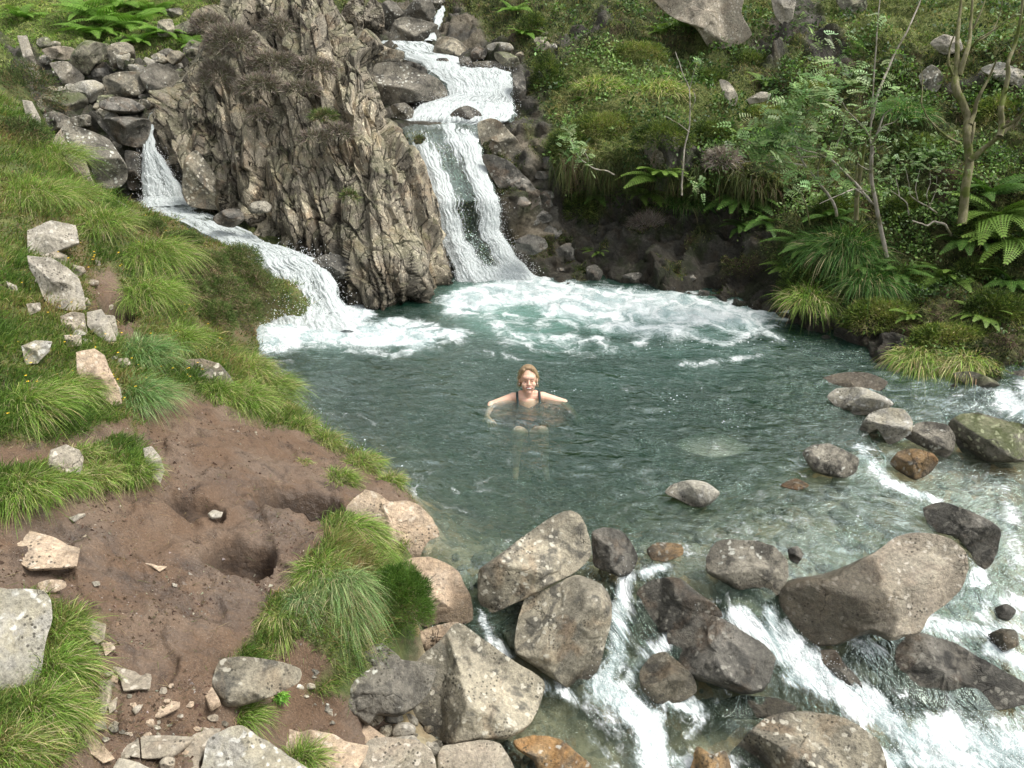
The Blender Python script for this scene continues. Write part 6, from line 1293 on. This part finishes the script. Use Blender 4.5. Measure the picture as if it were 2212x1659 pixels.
tree('sapling', 'thin bare sapling standing in front of the square brown block', (10,1180,11.4),
  [([(10,1250),(12,1150),(20,1050),(30,930),(60,820),(65,650),(60,560),(20,480),(-30,330)], 11.4, 11.6, .013, .005), ([(60,840),(20,810),(-60,760),(-100,740)], 11.4, 11.3, .006, .003), ([(65,560),(90,450),(120,380)], 11.5, 11.5, .006, .003), ([(70,700),(100,640),(85,560)], 11.5, 11.5, .005, .002)],
  [([(120,380),(130,390),(110,400)], 11.5, 5, .05, .12), ([(90,1140),(110,1160),(100,1190)], 11.2, 12, .05, .11)])
tree('sapling', 'small twiggy shrub with tiny leaves between the forked sapling and the mossy trunk', (1640,1350,9.9),
  [([(1640,1360),(1590,1320),(1520,1290),(1470,1250),(1460,1180),(1440,1080)], 9.9, 9.8, .010, .004), ([(1460,1370),(1450,1300),(1400,1250),(1340,1210)], 9.9, 9.7, .009, .004), ([(1730,1500),(1690,1430),(1620,1410),(1580,1440),(1480,1410)], 9.8, 9.6, .015, .007),
   ([(1590,1320),(1570,1240),(1600,1170),(1590,1050)], 9.85, 9.8, .007, .003), ([(1520,1290),(1500,1200),(1530,1080)], 9.85, 9.8, .006, .003), ([(1400,1250),(1380,1150),(1370,1050)], 9.8, 9.8, .006, .003), ([(1590,1320),(1630,1230),(1640,1120)], 9.85, 9.8, .006, .003)],
  [([(1300,1050),(1380,1000),(1450,950),(1550,930),(1650,950),(1700,1020),(1350,1120),(1500,1060),(1600,1120),(1440,900),(1270,1100),(1680,1180),(1750,1220),(1600,1010)], 9.8, 210, .11, .055)])
tree('sapling', 'short bent sapling with pale leaves near the lip of the main fall', (740,350,11.6),
  [([(745,355),(690,330),(620,320),(570,290),(510,240),(480,170),(450,90)], 11.75, 11.2, .010, .004), ([(570,290),(580,260),(545,200)], 11.45, 11.4, .005, .003)],
  [([(430,50),(450,100),(475,140),(480,180)], 11.2, 16, .04, .13), ([(400,140),(440,190),(540,210),(520,190),(570,270),(480,240)], 11.35, 20, .05, .11)], fr='M')
tree('sapling', 'thin dark stem standing behind the forked sapling', (1120,1400,10.3),
  [([(1125,1400),(1130,1250),(1150,1100),(1165,1000),(1180,900),(1200,860)], 10.3, 10.2, .03, .015), ([(1140,1100),(1120,1150),(1140,1000),(1160,880)], 10.2, 10.2, .01, .004), ([(830,1430),(800,1300),(760,1200),(740,1140)], 10.2, 10.1, .009, .004), ([(800,1310),(720,1270),(670,1230)], 10.15, 10.1, .005, .002)], [([(1200,860),(1180,830),(1210,820)], 10.1, 8, .1, .1)], bark='mossbark')
# ------------------------------------------------------------------ the bather
def ell(c, r, rot=None, nu=20, nv=12):
    th = np.linspace(0, 2*pi, nu, endpoint=False); ph = np.linspace(.02, pi-.02, nv)
    V = np.stack([np.outer(np.sin(ph), np.cos(th)), np.outer(np.sin(ph), np.sin(th)), np.outer(np.cos(ph), np.ones(nu))], -1).reshape(-1, 3)*np.array(r)
    if rot is not None: V = V@rot.T
    Q = [tuple(q) for q in gridq(nu, nv, True)]; n = len(V)
    F = Q+[tuple(range(nu))[::-1], tuple(range(n-nu, n))]
    return V+np.array(c), F
def caps(p, q, r1, r2, ns=14):
    p, q = np.array(p, float), np.array(q, float); d = unit(q-p); a = unit(np.cross(d, [.31, .2, .93])); b = np.cross(d, a); V = []
    prof = [(-cos(k), sin(k), 0) for k in np.linspace(.15, pi/2, 4)]+[(-cos(k), sin(k), 1) for k in np.linspace(pi/2, pi-.15, 4)]
    for h, r, e in prof:
        c, rr = (p, r1) if e == 0 else (q, r2)
        for t in range(ns): V.append(c+d*h*rr+(a*cos(2*pi*t/ns)+b*sin(2*pi*t/ns))*r*rr)
    Q = [tuple(x) for x in gridq(ns, 8, True)]; n = len(V)
    return np.array(V), Q+[tuple(range(ns))[::-1], tuple(range(n-ns, n))]
def fuse(name, parts, mat, parent, voxel=.005, smooth=3, cut=None):
    V = []; F = []; o_ = 0
    for v, f in parts:
        V += [tuple(x) for x in v]; F += [tuple(i+o_ for i in q) for q in f]; o_ += len(v)
    me = bpy.data.meshes.new('tmp'); me.from_pydata(V, [], F); o = bpy.data.objects.new('tmp', me); COL.objects.link(o)
    md = o.modifiers.new('r', 'REMESH'); md.mode = 'VOXEL'; md.voxel_size = voxel; md.use_smooth_shade = True
    m2 = o.modifiers.new('s', 'SMOOTH'); m2.factor = .5; m2.iterations = smooth
    dg = bpy.context.evaluated_depsgraph_get(); dg.update(); nm = bpy.data.meshes.new_from_object(o.evaluated_get(dg)); bpy.data.objects.remove(o)
    if cut:
        import bmesh
        bm = bmesh.new(); bm.from_mesh(nm); bmesh.ops.delete(bm, geom=[v for v in bm.verts if cut(v.co)], context='VERTS'); bm.to_mesh(nm); bm.free()
    nm.name = name; nm.materials.clear(); nm.materials.append(M[mat])
    for p in nm.polygons: p.use_smooth = True
    r = bpy.data.objects.new(name, nm); COL.objects.link(r); r.parent = parent; return r
pc = PY(1141, 870, 7.72); pc[2] = 0.; pc = pc+np.array([0, 0, -.012])
per = empty('person', pc); per.rotation_euler = (0, 0, radians(3))
tag(per, 'smiling fair-haired person in a dark green swimsuit chest deep in the pool', 'person')
hr = Matrix.Rotation(radians(-9), 3, 'X'); hr = np.array(hr); hp = np.array([0, .0, .12])
HS = 1.08
def hd(p): return tuple(hp+hr@(np.array(p)-hp)*HS)
def hell(c, r): return ell(hd(c), [k*HS for k in r], hr)
def hcap(p, q, a, b): return caps(hd(p), hd(q), a, b)
head = [hell((0, .012, .243), (.075, .093, .098)), hell((0, -.026, .172), (.061, .060, .068)), hell((0, -.062, .118), (.024, .02, .02)), hcap((0, -.083, .228), (0, -.101, .197), .008, .0125), hell((-.012, -.091, .193), (.008, .009, .007)), hell((.012, -.091, .193), (.008, .009, .007)),
        hell((-.038, -.062, .187), (.026, .022, .024)), hell((.038, -.062, .187), (.026, .022, .024)), hell((0, -.055, .252), (.055, .035, .03)), hell((-.077, .012, .208), (.010, .018, .028)), hell((.077, .012, .208), (.010, .018, .028)), hcap((-.03, -.072, .163), (.03, -.072, .163), .014, .014)]
def hand(w, d, up, sgn):
    w, d = np.array(w), unit(np.array(d)); up = np.array(up); s = unit(np.cross(d, up))*sgn; P = []
    P.append(caps(w, w+d*.075, .022, .026)); P.append(caps(w+s*.014+d*.02, w+s*.02+d*.08, .014, .014)); P.append(caps(w-s*.014+d*.02, w-s*.02+d*.08, .014, .014))
    for k, (o_, ln) in enumerate(((-.031, .062), (-.011, .074), (.010, .078), (.030, .070))):
        a = w+d*.082+s*o_; b = a+d*ln*.55+s*o_*.25-up*.004; c = b+d*ln*.45+s*o_*.15-up*.016
        P += [caps(a, b, .0095, .0088, 10), caps(b, c, .0088, .0072, 10)]
    a = w+d*.028+s*.028; b = a+s*.03+d*.028; P += [caps(a, b, .0115, .010, 10), caps(b, b+d*.028+s*.008, .010, .008, 10)]
    return P
body = head+[caps((0, .035, .02), (0, .012, .13), .052, .047), caps((-.145, .03, .028), (.145, .03, .028), .05, .05), caps((-.07, .035, .065), (.07, .035, .065), .034, .034), ell((0, .02, -.10), (.158, .10, .15)), ell((0, .01, -.24), (.128, .09, .13)), ell((0, -.02, -.36), (.160, .115, .115)),
     ell((-.072, -.062, -.085), (.066, .05, .062)), ell((.072, -.062, -.085), (.066, .05, .062)),
     caps((-.085, -.06, -.34), (-.115, -.34, -.16), .088, .062), caps((.085, -.06, -.34), (.115, -.34, -.16), .088, .060), caps((-.115, -.34, -.16), (-.14, -.36, -.50), .056, .036), caps((.115, -.34, -.16), (.14, -.36, -.50), .056, .036),
     caps((-.14, -.35, -.53), (-.15, -.50, -.57), .036, .026), caps((.14, -.35, -.53), (.15, -.50, -.57), .036, .026),
     caps((-.16, .03, .022), (-.36, -.02, -.020), .047, .034), caps((-.36, -.02, -.020), (-.41, -.20, -.055), .037, .023), caps((.16, .03, .022), (.345, -.02, -.014), .047, .034), caps((.345, -.02, -.014), (.44, -.22, -.05), .037, .023)]
body += hand((-.41, -.20, -.055), (.35, -.9, -.12), (0, 0, 1.), 1)+hand((.44, -.22, -.05), (.25, -.95, -.12), (0, 0, 1.), -1)
fuse('body', body, 'skin', per, .0042, 3)
fuse('swimsuit', [ell((0, .02, -.10), (.163, .106, .15)), ell((0, .01, -.24), (.134, .096, .14)), ell((0, -.02, -.36), (.165, .120, .112)), ell((-.072, -.064, -.085), (.072, .055, .067)), ell((.072, -.064, -.085), (.072, .055, .067))], 'suit', per, .006, 2, cut=lambda c: c.z > -.035+.035*min(1, abs(c.x)/.1) or (c.z < -.36-.10+.0 or (abs(c.x) > .06+.25*max(0, c.z+.44) and c.z < -.3)))
for sg in (-1, 1):
    pts = [(sg*.100, -.098, -.045), (sg*.104, -.082, .0), (sg*.108, -.045, .055), (sg*.108, .01, .083), (sg*.104, .06, .065), (sg*.09, .10, -.02)]
    fuse('strap', [caps(pts[k], pts[k+1], .0125, .0125, 10) for k in range(5)], 'suit', per, .005, 1)
hair = [hell((0, .030, .256), (.084, .092, .092)), hell((0, .065, .20), (.072, .062, .085)), hcap((-.070, .012, .25), (-.076, .018, .16), .022, .015), hcap((.070, .012, .25), (.074, .022, .165), .022, .013), hcap((-.045, -.045, .315), (-.073, -.01, .25), .018, .016), hcap((.03, -.045, .322), (.071, -.012, .255), .020, .016), hcap((-.02, -.035, .33), (.03, -.04, .325), .018, .018)]
ho = fuse('hair', hair, 'hair', per, .005, 2)
hv = np.array([v.co[:] for v in ho.data.vertices]); k = RS.randint(0, len(hv), 1500); dn = unit((hv[k]-np.array(hd((0, .03, .25))))*[1, 1, .2]+[0, .0, -.035]+RS.normal(size=(1500, 3))*.02)
blades('hair_strand', hv[k]-dn*.004, unit(dn+np.array([0, .25, -.9])), RS.uniform(.02, .05, 1500), .0022*np.ones(1500), .1*np.ones(1500), pal(1500, [(.24,.17,.09), (.34,.25,.15), (.44,.34,.21)], [2, 2, 1]), 2, 'grass', parent=ho)
for sg in (-1, 1):
    fuse('eye', [hell((sg*.030, -.0815, .2175), (.0105, .0055, .0036))], 'eye', per, .0015, 0)
    fuse('eyebrow', [hcap((sg*.017, -.088, .236), (sg*.043, -.077, .236), 0.0024, .0018)], 'brow', per, .0015, 0)
    fuse('earring', [hell((sg*.080, -.002, .178), (.005, .005, .006))], 'pearl', per, .0012, 0)
fuse('teeth', [hell((0, -.0905, .160), (.022, .0065, .0062))], 'teeth', per, .0015, 1)
fuse('lips', [hcap((-.030, -.0795, .1665), (0, -.0925, .1675), .0035, .0042), hcap((.030, -.0795, .1665), (0, -.0925, .1675), .0035, .0042), hcap((-.030, -.0795, .1665), (-.012, -.0885, .1535), .0032, .0042), hcap((.030, -.0795, .1665), (.012, -.0885, .1535), .0032, .0042), hcap((-.012, -.0885, .1535), (.012, -.0885, .1535), .0045, .0045)], 'lip', per, .0016, 1)
# ------------------------------------------------------------------ spray thrown up by the falls
def drops(pts, spread, n, label, rs=(.003, .007), up=.1):
    c = pts[RS.randint(0, len(pts), n)]+RS.normal(size=(n, 3))*np.array(spread); c[:, 2] += np.abs(RS.normal(size=n))*up
    r = RS.uniform(*rs, n)**1.0
    T4 = np.array([(1, 1, 1), (1, -1, -1), (-1, 1, -1), (-1, -1, 1)])*.6
    rot = unit(RS.normal(size=(n, 4, 3))); V = (c[:, None]+(T4[None]+rot*.5)*r[:, None, None]).reshape(-1, 3)
    b = np.arange(n)[:, None]*4; T = np.concatenate([b+np.array(t) for t in ((0, 1, 2), (0, 2, 3), (0, 3, 1), (1, 3, 2))])
    o = mesh('spray', V, tris=T, mat=M['spray']); tag(o, label, 'spray', kind='stuff')
def pick(P, fo, lo, vmin=0, vmax=9999):
    u, v = UV(P); return P[(fo > lo) & (v > vmin) & (v < vmax)]
P0, f0 = FALLPTS[0]; drops(pick(P0, f0, .6, 430), (.07, .09, .06), 5200, 'fine spray of drops over the foot of the main fall', up=.05)
P1, f1_ = FALLPTS[1]; drops(pick(P1, f1_, .5), (.08, .12, .04), 2600, 'fine spray of drops over the broad upper cascade', (.003, .007), .04)
P4, f4 = FALLPTS[4]; drops(pick(P4, f4, .5, 330), (.06, .08, .04), 1300, 'fine spray of drops over the narrow left fall', up=.05)
P6, f6 = FALLPTS[6]; drops(pick(P6, f6, .7, 520), (.07, .09, .05), 2600, 'fine spray of drops over the lower left cascade', up=.05)
mm = (foam > .75) & (vw > 1150); drops(WV[mm], (.03, .03, .02), 5200, 'drops jumping above the rapids', (.0015, .0042), .05)
mm = (foam > .9) & (vw < 760); drops(WV[mm], (.08, .08, .01), 2600, 'drops dancing on the foam of the pool', (.002, .005), .03)
